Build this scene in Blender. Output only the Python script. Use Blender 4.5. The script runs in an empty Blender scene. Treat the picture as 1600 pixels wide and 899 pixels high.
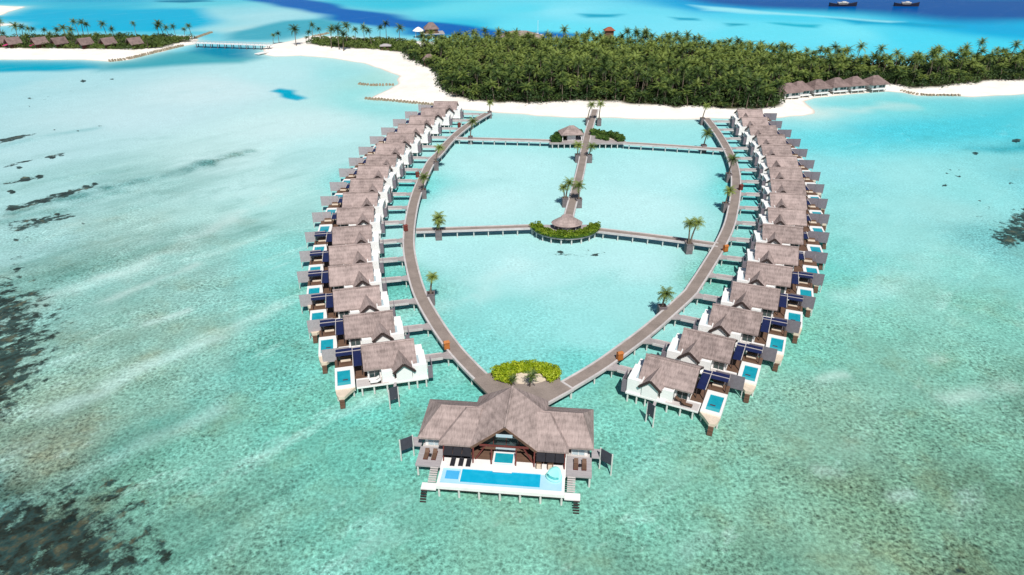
import bpy, math, random
import numpy as np
from mathutils import Vector, Matrix
random.seed(7)
RNG = np.random.default_rng(7)
S = bpy.context.scene
COL = S.collection
R = math.radians

# ------------------------------------------------------------------ camera and its ground calibration
CAM_H, FPX = 80.0, 1081.0
TH = math.atan(600 / FPX)

def at(x, y, z=0.0):
    """world point at height z seen at photo pixel x, y (1600 wide photo) - used to survey the site"""
    dx, dy = (x - 800) / FPX, -(y - 449.5) / FPX
    d = (dx, math.cos(TH) + dy * math.sin(TH), -math.sin(TH) + dy * math.cos(TH))
    t = (z - CAM_H) / d[2]
    return Vector((d[0] * t, d[1] * t, z))

cam_d = bpy.data.cameras.new('camera')
cam_d.sensor_width = 36.0
cam_d.lens = 36.0 * FPX / 1600
cam_d.clip_start, cam_d.clip_end = 1.0, 30000.0
cam = bpy.data.objects.new('camera', cam_d)
COL.objects.link(cam)
cam.location = (0, 0, CAM_H)
cam.rotation_euler = (math.pi / 2 - TH, 0, 0)
S.camera = cam

# ------------------------------------------------------------------ object helpers
def tag(o, label=None, cat=None, group=None, kind=None):
    if label: o['label'] = label
    if cat: o['category'] = cat
    if group: o['group'] = group
    if kind: o['kind'] = kind
    return o

def thing(name, label, cat, loc=(0, 0, 0), rz=0.0, group=None):
    o = bpy.data.objects.new(name, None)
    o.empty_display_size = 1
    COL.objects.link(o)
    o.location, o.rotation_euler = loc, (0, 0, rz)
    return tag(o, label, cat, group)

def kids(o):
    return CHILD.get(o.name, [])

CHILD = {}
def link(o, parent):
    COL.objects.link(o)
    if parent is not None:
        o.parent = parent
        CHILD.setdefault(parent.name, []).append(o)
    return o

def copy_tree(o, parent=None):
    c = o.copy()
    link(c, parent)
    for ch in list(kids(o)):
        copy_tree(ch, c)
    return c

class MB:
    """collects shapes that become ONE mesh object"""
    def __init__(self):
        self.v, self.f, self.t = [], [], []
    def add(self, vs, fs, tint=None):
        n = len(self.v)
        self.v += [tuple(p) for p in vs]
        self.f += [tuple(i + n for i in f) for f in fs]
        if tint is not None:
            self.t += [tint] * len(vs)
        return self
    def box(self, x0, x1, y0, y1, z0, z1):
        return self.add([(x0, y0, z0), (x1, y0, z0), (x1, y1, z0), (x0, y1, z0), (x0, y0, z1), (x1, y0, z1), (x1, y1, z1), (x0, y1, z1)],
                        [(0, 3, 2, 1), (4, 5, 6, 7), (0, 1, 5, 4), (1, 2, 6, 5), (2, 3, 7, 6), (3, 0, 4, 7)])
    def prism(self, poly, z0, z1):
        n = len(poly)
        a = sum(poly[i][0] * poly[(i + 1) % n][1] - poly[(i + 1) % n][0] * poly[i][1] for i in range(n))
        if a < 0: poly = poly[::-1]
        return self.add([(p[0], p[1], z0) for p in poly] + [(p[0], p[1], z1) for p in poly],
                        [tuple(range(n - 1, -1, -1)), tuple(range(n, 2 * n))] + [(i, (i + 1) % n, n + (i + 1) % n, n + i) for i in range(n)])
    def beam(self, a, b, w, h):
        """box of section w x h running from a to b (centre line)"""
        a, b = Vector(a), Vector(b)
        d = (b - a).normalized()
        s = d.cross(Vector((0, 0, 1)))
        s = Vector((1, 0, 0)) if s.length < 1e-4 else s.normalized()
        u = s.cross(d)
        s, u = s * w / 2, u * h / 2
        return self.add([a - s - u, a + s - u, a + s + u, a - s + u, b - s - u, b + s - u, b + s + u, b - s + u],
                        [(0, 1, 2, 3), (7, 6, 5, 4), (0, 4, 5, 1), (1, 5, 6, 2), (2, 6, 7, 3), (3, 7, 4, 0)])
    def tube(self, pts, rads, n=8, cap=True):
        pts = [Vector(p) for p in pts]
        vs, fs = [], []
        for i, p in enumerate(pts):
            d = (pts[min(i + 1, len(pts) - 1)] - pts[max(i - 1, 0)]).normalized()
            s = d.cross(Vector((0.3, 1, 0.1))).normalized()
            u = s.cross(d)
            r = rads[i] if isinstance(rads, (list, tuple)) else rads
            for k in range(n):
                a = 2 * math.pi * k / n
                vs.append(p + s * r * math.cos(a) + u * r * math.sin(a))
        for i in range(len(pts) - 1):
            for k in range(n):
                a, b = i * n + k, i * n + (k + 1) % n
                fs.append((a, b, b + n, a + n))
        if cap:
            fs.append(tuple(range(n)))
            fs.append(tuple(range((len(pts) - 1) * n + n - 1, (len(pts) - 1) * n - 1, -1)))
        return self.add(vs, fs)
    def slab(self, faces, t):
        """faces: list of polygons in space; thickened downwards by t into one closed shell piece each"""
        for poly in faces:
            n = len(poly)
            top = [Vector(p) for p in poly]
            bot = [Vector((p[0], p[1], p[2] - t)) for p in poly]
            self.add(top + bot, [tuple(range(n)), tuple(range(2 * n - 1, n - 1, -1))] + [(i, n + i, n + (i + 1) % n, (i + 1) % n) for i in range(n)])
        return self
    def build(self, name, mat, parent=None, fix=True, smooth=False, bevel=0.0):
        me = bpy.data.meshes.new(name)
        me.from_pydata([tuple(v) for v in self.v], [], self.f)
        if self.t:
            at_ = me.attributes.new('tint', 'FLOAT', 'POINT')
            at_.data.foreach_set('value', self.t)
        if fix:
            import bmesh
            bm = bmesh.new(); bm.from_mesh(me)
            bmesh.ops.recalc_face_normals(bm, faces=bm.faces)
            if bevel:
                bmesh.ops.bevel(bm, geom=bm.edges[:] , offset=bevel, segments=1, affect='EDGES', clamp_overlap=True)
            bm.to_mesh(me); bm.free()
        if smooth:
            me.polygons.foreach_set('use_smooth', [True] * len(me.polygons))
        me.materials.append(mat)
        me.update()
        o = bpy.data.objects.new(name, me)
        return link(o, parent)

def np_mesh(name, verts, quads, mat, attrs=None, tri=False):
    me = bpy.data.meshes.new(name)
    k = 3 if tri else 4
    nv, nf = len(verts), len(quads)
    me.vertices.add(nv); me.vertices.foreach_set('co', np.asarray(verts, np.float32).ravel())
    me.loops.add(nf * k); me.loops.foreach_set('vertex_index', np.asarray(quads, np.int32).ravel())
    me.polygons.add(nf)
    me.polygons.foreach_set('loop_start', np.arange(0, nf * k, k, dtype=np.int32))
    me.update(calc_edges=True)
    for nm, (typ, arr) in (attrs or {}).items():
        a = me.attributes.new(nm, typ, 'POINT')
        a.data.foreach_set('color' if typ == 'FLOAT_COLOR' else 'value', np.asarray(arr, np.float32).ravel())
    me.materials.append(mat)
    me.validate()
    return me

# ------------------------------------------------------------------ colours and materials
def lin(c):
    return tuple(((x / 255) / 12.92 if x / 255 <= 0.04045 else ((x / 255 + 0.055) / 1.055) ** 2.4) for x in c)

class Mat:
    def __init__(self, name, rough=0.7, spec=0.3):
        self.m = bpy.data.materials.new(name); self.m.use_nodes = True
        self.nt = self.m.node_tree; self.n = self.nt.nodes
        self.b = self.n['Principled BSDF']
        self.b.inputs['Roughness'].default_value = rough
        self.b.inputs['Specular IOR Level'].default_value = spec
    def node(self, t, **kw):
        x = self.n.new(t)
        for k, v in kw.items(): setattr(x, k, v)
        return x
    def l(self, a, b): self.nt.links.new(a, b)
    def coord(self, kind='Object', scale=(1, 1, 1), rot=(0, 0, 0), vary=True):
        tc = self.node('ShaderNodeTexCoord')
        mp = self.node('ShaderNodeMapping')
        mp.inputs['Scale'].default_value = scale; mp.inputs['Rotation'].default_value = rot
        src = tc.outputs[kind]
        if vary and kind == 'Object':
            oi = self.node('ShaderNodeObjectInfo')
            ml = self.node('ShaderNodeMath', operation='MULTIPLY'); ml.inputs[1].default_value = 57.0
            self.l(oi.outputs['Random'], ml.inputs[0])
            ad = self.node('ShaderNodeVectorMath', operation='ADD')
            self.l(src, ad.inputs[0]); self.l(ml.outputs[0], ad.inputs[1])
            src = ad.outputs[0]
        self.l(src, mp.inputs[0])
        return mp.outputs[0]
    def noise(self, vec, scale, detail=3, rough=0.55):
        x = self.node('ShaderNodeTexNoise')
        x.inputs['Scale'].default_value = scale; x.inputs['Detail'].default_value = detail; x.inputs['Roughness'].default_value = rough
        self.l(vec, x.inputs['Vector']); return x.outputs['Fac']
    def ramp(self, fac, stops):
        x = self.node('ShaderNodeValToRGB')
        while len(x.color_ramp.elements) < len(stops): x.color_ramp.elements.new(0.5)
        for e, (p, c) in zip(x.color_ramp.elements, stops):
            e.position = p; e.color = tuple(c) + (1,)
        self.l(fac, x.inputs[0]); return x.outputs[0]
    def math(self, op, a, b=None, clamp=False):
        x = self.node('ShaderNodeMath', operation=op); x.use_clamp = clamp
        for i, v in enumerate((a, b)):
            if v is None: continue
            if isinstance(v, (int, float)): x.inputs[i].default_value = v
            else: self.l(v, x.inputs[i])
        return x.outputs[0]
    def mrange(self, v, a, b, c, d):
        x = self.node('ShaderNodeMapRange'); x.clamp = True
        self.l(v, x.inputs[0])
        for i, k in enumerate((a, b, c, d)): x.inputs[i + 1].default_value = k
        return x.outputs[0]
    def mix(self, fac, a, b, mode='MIX'):
        x = self.node('ShaderNodeMix', data_type='RGBA', blend_type=mode)
        for i, v in ((0, fac), (6, a), (7, b)):
            if isinstance(v, (int, float)): x.inputs[i].default_value = v
            elif isinstance(v, tuple): x.inputs[i].default_value = v if len(v) == 4 else v + (1,)
            else: self.l(v, x.inputs[i])
        return x.outputs[2]
    def scale_col(self, col, fac):
        cb = self.node('ShaderNodeVectorMath', operation='SCALE')
        self.l(col, cb.inputs[0]); self.l(fac, cb.inputs['Scale']); return cb.outputs[0]
    def bump(self, h, strength, dist=0.1):
        x = self.node('ShaderNodeBump'); x.inputs['Strength'].default_value = strength; x.inputs['Distance'].default_value = dist
        self.l(h, x.inputs['Height']); self.l(x.outputs[0], self.b.inputs['Normal'])
    def base(self, c):
        if isinstance(c, tuple): self.b.inputs['Base Color'].default_value = c + (1,)
        else: self.l(c, self.b.inputs['Base Color'])
        return self

def plain(name, c, rough=0.7, spec=0.3, var=0.12, scale=1.2, grain=(1, 1, 1), bump=0.0):
    """a surface colour with wear: broad and fine noise around c (linear)"""
    m = Mat(name, rough, spec)
    v = m.coord('Object', grain)
    f = m.math('ADD', m.math('MULTIPLY', m.noise(v, scale, 4), 0.6), m.math('MULTIPLY', m.noise(v, scale * 7, 2), 0.4))
    lo, hi = tuple(x * (1 - var * 1.6) for x in c), tuple(min(1, x * (1 + var * 1.6)) for x in c)
    m.base(m.ramp(f, [(0.3, lo), (0.7, hi)]))
    if bump: m.bump(f, bump, 0.06)
    return m.m

M = {}
M['white'] = plain('white_render', (0.80, 0.79, 0.77), 0.6, 0.3, 0.03, 0.6)
M['white_deck'] = plain('white_stone', (0.76, 0.74, 0.72), 0.6, 0.3, 0.05, 0.8)
M['cream'] = plain('coral_stone', (0.62, 0.52, 0.41), 0.75, 0.2, 0.12, 1.2)
M['pile'] = plain('pile_concrete', (0.60, 0.59, 0.56), 0.8, 0.2, 0.10, 1.5)
M['grey_wood'] = plain('weathered_timber', (0.36, 0.33, 0.335), 0.75, 0.2, 0.12, 1.0, (0.4, 3, 1))
M['pale_wood'] = plain('pale_timber', (0.50, 0.46, 0.44), 0.75, 0.2, 0.10, 1.0, (0.4, 3, 1))
M['brown_wood'] = plain('brown_timber', (0.13, 0.075, 0.05), 0.7, 0.25, 0.2, 1.0, (0.4, 4, 1))
M['red_wood'] = plain('red_timber', (0.14, 0.035, 0.028), 0.7, 0.25, 0.2, 1.0, (0.4, 4, 1))
M['maroon'] = plain('maroon_timber', (0.085, 0.026, 0.024), 0.75, 0.2, 0.2, 1.0, (0.4, 4, 1))
M['dark_wood'] = plain('dark_timber', (0.045, 0.032, 0.03), 0.7, 0.25, 0.2, 1.0)
M['black'] = plain('black_weave', (0.02, 0.02, 0.025), 0.8, 0.2, 0.15, 2.0)
M['orange'] = plain('orange_lacquer', (0.42, 0.14, 0.03), 0.5, 0.4, 0.15, 1.5)
M['stone'] = plain('grey_stone', (0.17, 0.145, 0.15), 0.85, 0.2, 0.2, 1.6, bump=0.4)
M['rock'] = plain('sandbag_rock', (0.30, 0.245, 0.175), 0.9, 0.1, 0.3, 0.7, bump=0.6)
M['navy_hull'] = plain('dark_hull', (0.02, 0.018, 0.03), 0.4, 0.4, 0.1, 0.5)
M['pink'] = plain('magenta_canvas', (0.45, 0.05, 0.16), 0.8, 0.2, 0.1, 1.0)
M['float'] = plain('turquoise_vinyl', (0.30, 0.72, 0.68), 0.4, 0.4, 0.04, 1.0)
M['float_dark'] = plain('teal_vinyl', (0.07, 0.40, 0.42), 0.4, 0.4, 0.05, 1.0)
M['red_tile'] = plain('red_tiles', (0.26, 0.085, 0.05), 0.8, 0.2, 0.12, 0.6)
M['trunk'] = plain('palm_bark', (0.17, 0.135, 0.105), 0.9, 0.1, 0.2, 2.0, (1, 1, 6))

def thatch(name, c):
    m = Mat(name, 0.95, 0.05)
    v = m.coord('Object')
    vs = m.coord('Object', (2.2, 0.35, 0.35))
    streak = m.noise(vs, 2.4, 4, 0.65)
    patch = m.noise(v, 0.45, 4)
    fine = m.noise(v, 5.0, 2)
    wv = m.node('ShaderNodeTexWave', wave_type='BANDS', bands_direction='Z'); m.l(v, wv.inputs[0])
    wv.inputs['Scale'].default_value = 0.55; wv.inputs['Distortion'].default_value = 1.6; wv.inputs['Detail'].default_value = 2
    f = m.math('ADD', m.math('MULTIPLY', streak, 0.42), m.math('MULTIPLY', patch, 0.46))
    f = m.math('SUBTRACT', m.math('ADD', f, m.math('MULTIPLY', fine, 0.14)), 0.05)
    f = m.math('ADD', f, m.math('MULTIPLY', wv.outputs['Fac'], 0.05))
    oi = m.node('ShaderNodeObjectInfo')
    f = m.math('ADD', f, m.mrange(oi.outputs['Random'], 0, 1, -0.05, 0.05))
    m.base(m.ramp(f, [(0.34, tuple(x * 0.55 for x in c)), (0.5, c), (0.64, tuple(x * 1.35 for x in c))]))
    m.bump(f, 0.55, 0.12)
    return m.m
M['thatch'] = thatch('grey_brown_thatch', (0.312, 0.245, 0.228))
M['thatch_dark'] = thatch('aged_thatch', (0.20, 0.145, 0.135))

def slat(name, c, axis=(0, 0, 1), sc=2.2):
    m = Mat(name, 0.75, 0.25)
    v = m.coord('Object', vary=False)
    wv = m.node('ShaderNodeTexWave', wave_type='BANDS', bands_direction='Z' if axis[2] else 'X')
    m.l(v, wv.inputs[0]); wv.inputs['Scale'].default_value = sc
    f = m.math('ADD', m.math('MULTIPLY', wv.outputs['Fac'], 0.5), m.math('MULTIPLY', m.noise(v, 1.5, 4), 0.5))
    m.base(m.ramp(f, [(0.2, tuple(x * 0.55 for x in c)), (0.55, c), (0.9, tuple(x * 1.25 for x in c))]))
    return m.m
M['slat'] = slat('grey_slats', (0.20, 0.175, 0.20))
M['slat_sunlit'] = slat('sunlit_slats', (0.40, 0.36, 0.375))  # same slats on the left row, sunlight painted in as a paler colour
M['slat_dark'] = slat('charcoal_slats', (0.065, 0.065, 0.085))
M['solar'] = plain('navy_shade_cloth', (0.010, 0.016, 0.07), 0.45, 0.4, 0.18, 0.9)
m = Mat('window_glass', 0.08, 0.6); m.base((0.035, 0.06, 0.06)); M['glass'] = m.m
m = Mat('frosted_glass', 0.25, 0.5); m.base((0.42, 0.52, 0.56)); M['frost'] = m.m

def pool_mat(name, c0, c1):
    m = Mat(name, 0.08, 0.35)
    v = m.coord('Object')
    m.base(m.ramp(m.noise(v, 0.7, 3), [(0.3, c0), (0.75, c1)]))
    m.bump(m.noise(v, 2.2, 2), 0.12, 0.05)
    return m.m
M['pool'] = pool_mat('plunge_pool_water', (0.006, 0.25, 0.33), (0.02, 0.34, 0.42))
M['pool_shelf'] = pool_mat('pool_shelf_water', (0.05, 0.36, 0.40), (0.08, 0.42, 0.46))
M['pool_blue'] = pool_mat('infinity_pool_water', (0.003, 0.33, 0.52), (0.012, 0.40, 0.60))
M['pool_pale'] = pool_mat('shallow_pool_water', (0.34, 0.60, 0.72), (0.42, 0.66, 0.78))
M['pool_spa'] = pool_mat('spa_water', (0.05, 0.36, 0.66), (0.08, 0.42, 0.72))

def deck_mat(name, c):
    m = Mat(name, 0.8, 0.2)
    v = m.coord('Object')
    f = m.math('ADD', m.math('MULTIPLY', m.noise(v, 0.35, 5, 0.6), 0.6), m.math('MULTIPLY', m.noise(v, 3.5, 3), 0.4))
    m.base(m.ramp(f, [(0.3, tuple(x * 0.72 for x in c)), (0.5, c), (0.7, tuple(x * 1.25 for x in c))]))
    return m.m
M['boardwalk'] = deck_mat('boardwalk_planks', (0.25, 0.205, 0.18))
M['kerb'] = deck_mat('boardwalk_edge', (0.50, 0.465, 0.455))
M['pier'] = deck_mat('pier_planks', (0.335, 0.30, 0.295))

def leaf(name, dark, mid, light, transl=0.22):
    m = Mat(name, 0.55, 0.25)
    a = m.node('ShaderNodeAttribute', attribute_name='tint')
    oi = m.node('ShaderNodeObjectInfo')
    f = m.math('ADD', a.outputs['Fac'], m.mrange(oi.outputs['Random'], 0, 1, -0.20, 0.20))
    c = m.ramp(f, [(0.12, dark), (0.5, mid), (0.92, light)])
    m.base(c)
    tr = m.node('ShaderNodeBsdfTranslucent'); m.l(c, tr.inputs[0])
    mx = m.node('ShaderNodeMixShader'); mx.inputs[0].default_value = transl
    m.l(m.b.outputs[0], mx.inputs[1]); m.l(tr.outputs[0], mx.inputs[2])
    m.l(mx.outputs[0], m.n['Material Output'].inputs[0])
    return m.m
M['frond'] = leaf('palm_fronds', (0.007, 0.018, 0.006), (0.044, 0.084, 0.019), (0.20, 0.255, 0.055), 0.10)
M['bush'] = leaf('bush_leaves', (0.012, 0.032, 0.010), (0.032, 0.064, 0.016), (0.08, 0.12, 0.026))
M['scrub'] = leaf('scrub_leaves', (0.04, 0.075, 0.02), (0.09, 0.14, 0.03), (0.17, 0.22, 0.05))
M['hedge_lime'] = leaf('lime_hedge_leaves', (0.12, 0.19, 0.006), (0.26, 0.36, 0.012), (0.42, 0.48, 0.03))
M['hedge_green'] = leaf('green_hedge_leaves', (0.06, 0.11, 0.006), (0.14, 0.22, 0.012), (0.26, 0.32, 0.03))
M['hedge_dark'] = leaf('dark_hedge_leaves', (0.03, 0.07, 0.014), (0.065, 0.13, 0.022), (0.13, 0.20, 0.035))

# ------------------------------------------------------------------ shorelines, seabed and water
def world_poly(px):
    return np.array([at(*p)[:2] for p in px])

def sdf(poly, P):
    """signed distance (positive inside) of points P (n,2) to polygon"""
    d2 = np.full(len(P), 1e18); inside = np.zeros(len(P), bool)
    n = len(poly)
    for i in range(n):
        a, b = poly[i], poly[(i + 1) % n]
        e = b - a
        w = P - a
        t = np.clip((w @ e) / (e @ e + 1e-12), 0, 1)
        q = w - t[:, None] * e
        d2 = np.minimum(d2, (q * q).sum(1))
        c = (a[1] > P[:, 1]) != (b[1] > P[:, 1])
        with np.errstate(divide='ignore', invalid='ignore'):
            xi = a[0] + (P[:, 1] - a[1]) * (b[0] - a[0]) / (b[1] - a[1] if b[1] != a[1] else 1e-9)
        inside ^= c & (P[:, 0] < xi)
    return np.where(inside, 1, -1) * np.sqrt(d2)

def vnoise(P, scale, seed=0):
    """smooth value noise in -1..1"""
    r = np.random.default_rng(seed)
    T = r.random((256, 256)) * 2 - 1
    q = P / scale
    i = np.floor(q).astype(int); f = q - i; f = f * f * (3 - 2 * f)
    g = lambda a, b: T[(i[:, 0] + a) % 256, (i[:, 1] + b) % 256]
    return (g(0, 0) * (1 - f[:, 0]) + g(1, 0) * f[:, 0]) * (1 - f[:, 1]) + (g(0, 1) * (1 - f[:, 0]) + g(1, 1) * f[:, 0]) * f[:, 1]

MAIN = world_poly([(412, 86), (430, 89), (470, 87), (520, 92), (565, 99), (600, 109), (622, 120), (626, 131), (610, 140), (590, 148), (578, 154), (640, 160),
    (690, 166), (725, 172), (770, 176), (850, 181), (920, 184), (1000, 186), (1090, 187), (1150, 185), (1215, 184), (1258, 182), (1274, 178),
    (1266, 168), (1257, 159), (1270, 154), (1300, 150), (1340, 146), (1385, 142), (1412, 145), (1432, 150), (1480, 150), (1520, 152), (1560, 149), (1610, 147),
    (1800, 148), (1800, 90), (1600, 93), (1400, 105), (1200, 91), (1000, 78), (850, 75), (700, 67), (600, 62), (520, 57), (490, 56), (455, 64), (425, 69), (410, 76)])
LEFT = world_poly([(-150, 88), (0, 93), (60, 93.5), (130, 94), (172, 97), (200, 94), (250, 82), (285, 73), (305, 69), (308, 62), (296, 57), (262, 56),
    (230, 60), (150, 59), (60, 61), (0, 64), (-150, 64)])
SPIT1 = world_poly([(-120, 8), (0, 9), (38, 11), (34, 13), (12, 19), (0, 24), (-120, 30)])
SPIT2 = world_poly([(-60, 36), (0, 37), (24, 38), (24, 39.5), (0, 41), (-60, 42)])
BAR = world_poly([(1262, 183), (1280, 180), (1330, 174), (1390, 168), (1420, 166), (1400, 164), (1340, 169), (1285, 174), (1262, 170)])
LANDS = [MAIN, LEFT, SPIT1, SPIT2]

# deeper or shallower ground, and one painted shadow: (surveyed outline, colour, soft edge in metres)
DEEP = (0, 92, 162)
ZONES = [
    ([(365, -6), (470, -3), (520, 6), (570, 18), (680, 32), (760, 44), (900, 55), (850, 63), (650, 53), (600, 43), (500, 25), (430, 11)], (0, 104, 182), 9),
    ([(1020, -6), (1800, -6), (1800, 42), (1600, 34), (1480, 29), (1400, 24), (1250, 16), (1130, 8)], DEEP, 28),
    ([(-200, -30), (1800, -30), (1800, -7), (-200, -7)], (0, 120, 195), 60),
    ([(60, 15), (300, 16), (330, 30), (300, 45), (250, 52), (120, 52), (0, 35), (0, 27), (45, 20)], (0, 178, 216), 14),
    ([(-150, 91), (0, 92), (170, 97), (165, 108), (60, 113), (-150, 116)], (0, 168, 197), 5),
    ([(165, 98), (300, 80), (420, 76), (425, 90), (380, 100), (280, 106), (180, 110)], (70, 170, 185), 9),
    ([(308, 72), (420, 75), (412, 90), (370, 91), (310, 84)], (0, 140, 172), 8),
    ([(370, 50), (440, 34), (520, 28), (560, 36), (500, 48), (430, 64), (370, 62)], (75, 170, 190), 9),  # grey-teal shadow on the water, painted as a colour zone
    ([(427, 143), (440, 139), (457, 141), (482, 153), (466, 157), (442, 151)], (0, 172, 203), 2),
    ([(250, 1), (300, 0), (325, 3), (290, 5), (255, 3)], (30, 130, 165), 6),
    ([(905, 23), (970, 22), (960, 27), (915, 28)], (30, 165, 195), 7),
    ([(1050, 27), (1090, 28), (1090, 32), (1055, 31)], (40, 165, 195), 6),
    ([(1140, 36), (1170, 37), (1165, 40), (1145, 40)], (40, 165, 190), 5),
    ([(1200, 35), (1280, 38), (1270, 43), (1210, 39)], (40, 180, 205), 6),
    ([(1300, 30), (1500, 38), (1500, 42), (1330, 40)], (0, 165, 205), 10),
    ([(1085, 8), (1300, 27), (1400, 33), (1380, 35), (1250, 25), (1100, 16)], (150, 228, 240), 8),
    ([(1320, 196), (1480, 178), (1620, 170), (1620, 236), (1480, 238), (1380, 226)], (88, 208, 222), 16),
    ([(1530, 232), (1620, 215), (1620, 230), (1560, 238)], (40, 165, 180), 8),
]
CTRL = [(-100, 0, 60, 190, 220), (0, 0, 70, 200, 225), (150, 5, 60, 185, 215), (300, 8, 100, 205, 222), (380, 20, 150, 215, 226), (330, 35, 150, 215, 225), (420, 25, 168, 220, 228), (370, 42, 172, 218, 222),
    (250, 60, 60, 190, 215), (600, 5, 60, 195, 220), (700, 12, 105, 216, 232), (820, 15, 95, 215, 235), (900, 18, 135, 226, 242), (1000, 20, 110, 218, 238), (1060, 42, 122, 222, 240), (1200, 50, 105, 220, 238),
    (850, 45, 105, 220, 238), (1250, 30, 80, 210, 236), (1330, 52, 118, 226, 242), (1450, 62, 80, 212, 237), (1560, 45, 10, 170, 218), (1560, 76, 75, 212, 236), (1750, 60, 30, 180, 225), (1100, 5, 0, 160, 215),
    (700, 40, 50, 190, 222), (560, 30, 120, 205, 222), (500, 45, 120, 205, 220),
    (0, 130, 165, 220, 228), (100, 130, 180, 225, 230), (300, 140, 208, 236, 239), (200, 190, 198, 231, 235), (450, 110, 192, 235, 238), (530, 108, 165, 228, 230), (610, 125, 170, 225, 220), (600, 160, 150, 226, 226), (450, 200, 206, 238, 238), (350, 250, 202, 236, 235),
    (-100, 250, 170, 218, 222), (60, 240, 185, 225, 228), (100, 300, 175, 220, 220), (250, 290, 172, 215, 212), (400, 300, 192, 232, 230), (520, 240, 190, 236, 236), (60, 380, 165, 210, 208), (200, 370, 168, 207, 200), (350, 350, 178, 221, 216),
    (430, 330, 178, 228, 224), (440, 420, 142, 214, 208), (300, 430, 152, 200, 192), (100, 450, 142, 195, 190), (200, 520, 143, 190, 180), (100, 620, 138, 168, 152), (60, 690, 130, 156, 141), (200, 600, 138, 186, 172), (300, 560, 142, 200, 190),
    (400, 560, 112, 196, 186), (450, 650, 112, 195, 180), (300, 700, 122, 190, 175), (200, 750, 112, 172, 156), (350, 800, 122, 181, 166), (100, 800, 92, 132, 122), (-50, 760, 80, 130, 130), (500, 800, 116, 191, 176), (550, 700, 108, 195, 180), (650, 830, 118, 194, 178),
    (800, 860, 130, 194, 174), (950, 720, 122, 200, 185), (1000, 800, 120, 190, 170), (1100, 750, 125, 190, 170), (1200, 800, 126, 181, 160), (1300, 860, 132, 180, 155), (1400, 800, 112, 162, 140), (1500, 860, 96, 142, 122), (1700, 850, 95, 150, 135), (1550, 720, 122, 185, 166),
    (1500, 600, 122, 195, 180), (1300, 650, 138, 192, 176), (1250, 560, 118, 205, 190), (1400, 550, 126, 205, 190), (1550, 500, 130, 208, 195), (1350, 480, 135, 220, 210), (1500, 430, 150, 220, 212), (1400, 330, 162, 229, 228), (1500, 335, 166, 228, 226), (1350, 270, 150, 224, 228), (1450, 475, 148, 217, 208), (1330, 410, 142, 220, 215), (1420, 560, 136, 200, 187), (1500, 640, 128, 186, 170), (1300, 705, 134, 188, 170), (1450, 700, 116, 174, 156), (1560, 800, 98, 142, 122), (1350, 830, 120, 165, 140), (1500, 899, 84, 118, 98), (1200, 870, 112, 162, 142), (1600, 640, 112, 165, 150), (1000, 880, 116, 178, 160), (350, 880, 108, 162, 146), (1400, 380, 162, 228, 225), (1330, 300, 150, 225, 225), (1450, 280, 162, 230, 230),  # lower corners: dark reef ground, with lens vignette also painted into the colour
    (1550, 300, 150, 225, 225), (1580, 380, 125, 195, 195), (1320, 220, 112, 220, 228), (1700, 300, 130, 210, 215), (1350, 195, 120, 221, 229), (1350, 160, 125, 220, 224), (1500, 162, 115, 216, 224), (1600, 165, 105, 214, 224), (1290, 190, 150, 228, 232),
    (780, 260, 190, 240, 240), (850, 200, 165, 232, 232), (760, 195, 165, 232, 232), (1050, 200, 165, 233, 233), (1050, 280, 186, 239, 240), (750, 320, 196, 241, 241), (1000, 330, 196, 242, 242), (700, 400, 182, 237, 237), (850, 430, 186, 238, 238),
    (1000, 420, 190, 240, 240), (800, 500, 150, 225, 222), (750, 540, 135, 216, 212), (900, 520, 160, 230, 228), (880, 560, 120, 210, 204), (1000, 480, 165, 230, 228), (630, 300, 115, 216, 214), (620, 450, 108, 205, 198), (1170, 300, 115, 216, 216), (1120, 450, 118, 205, 195),
    (690, 590, 108, 204, 194), (960, 620, 125, 208, 194), (560, 620, 108, 202, 190), (480, 480, 118, 206, 198), (1290, 430, 122, 212, 204)]
SKY_FACTOR = 0.86
WATER_GAIN = 1.35

cx = np.array([[math.atan2(p[0], p[1]) * 1.0, math.log(p.length)] for p in (at(c[0], c[1]).to_2d() for c in CTRL)])
def reef_flat(c):
    k = (0.24 if c[0] > 1120 else 0.16) if c[1] > 430 and not (690 < c[0] < 1010 and c[1] < 590) else 0.0
    return tuple(v * (1 - k) + g_ * k for v, g_ in zip(c[2:], (150, 172, 146)))
cc = np.array([lin(reef_flat(c)) for c in CTRL])

def water_colour(P):
    r = np.maximum(np.hypot(P[:, 0], P[:, 1]), 40)
    Pw = P + np.stack([vnoise(P, 55, 1), vnoise(P, 55, 2)], 1) * (r * 0.035)[:, None]
    q = np.stack([np.arctan2(Pw[:, 0], Pw[:, 1]), np.log(np.maximum(np.hypot(Pw[:, 0], Pw[:, 1]), 40))], 1)
    num = np.zeros((len(P), 3)); den = np.zeros(len(P))
    for k in range(len(cx)):
        d = q - cx[k]
        w = 1.0 / (d[:, 0] ** 2 + (d[:, 1] * 0.9) ** 2 + 0.0009) ** 1.9
        num += w[:, None] * cc[k]; den += w
    col = num / den[:, None]
    for px, c, soft in ZONES:
        poly = world_poly(px)
        lo, hi = poly.min(0) - soft * 4, poly.max(0) + soft * 4
        m = np.where((P[:, 0] > lo[0]) & (P[:, 0] < hi[0]) & (P[:, 1] > lo[1]) & (P[:, 1] < hi[1]))[0]
        if not len(m): continue
        p = P[m]
        p = p + np.stack([vnoise(p, soft * 4, 5), vnoise(p, soft * 4, 6)], 1) * soft * 0.9
        s = np.clip(sdf(poly, p) / soft * 0.5 + 0.5, 0, 1); s = s * s * (3 - 2 * s)
        col[m] = col[m] * (1 - s[:, None]) + np.array(lin(c)) * s[:, None]
    return col

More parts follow.
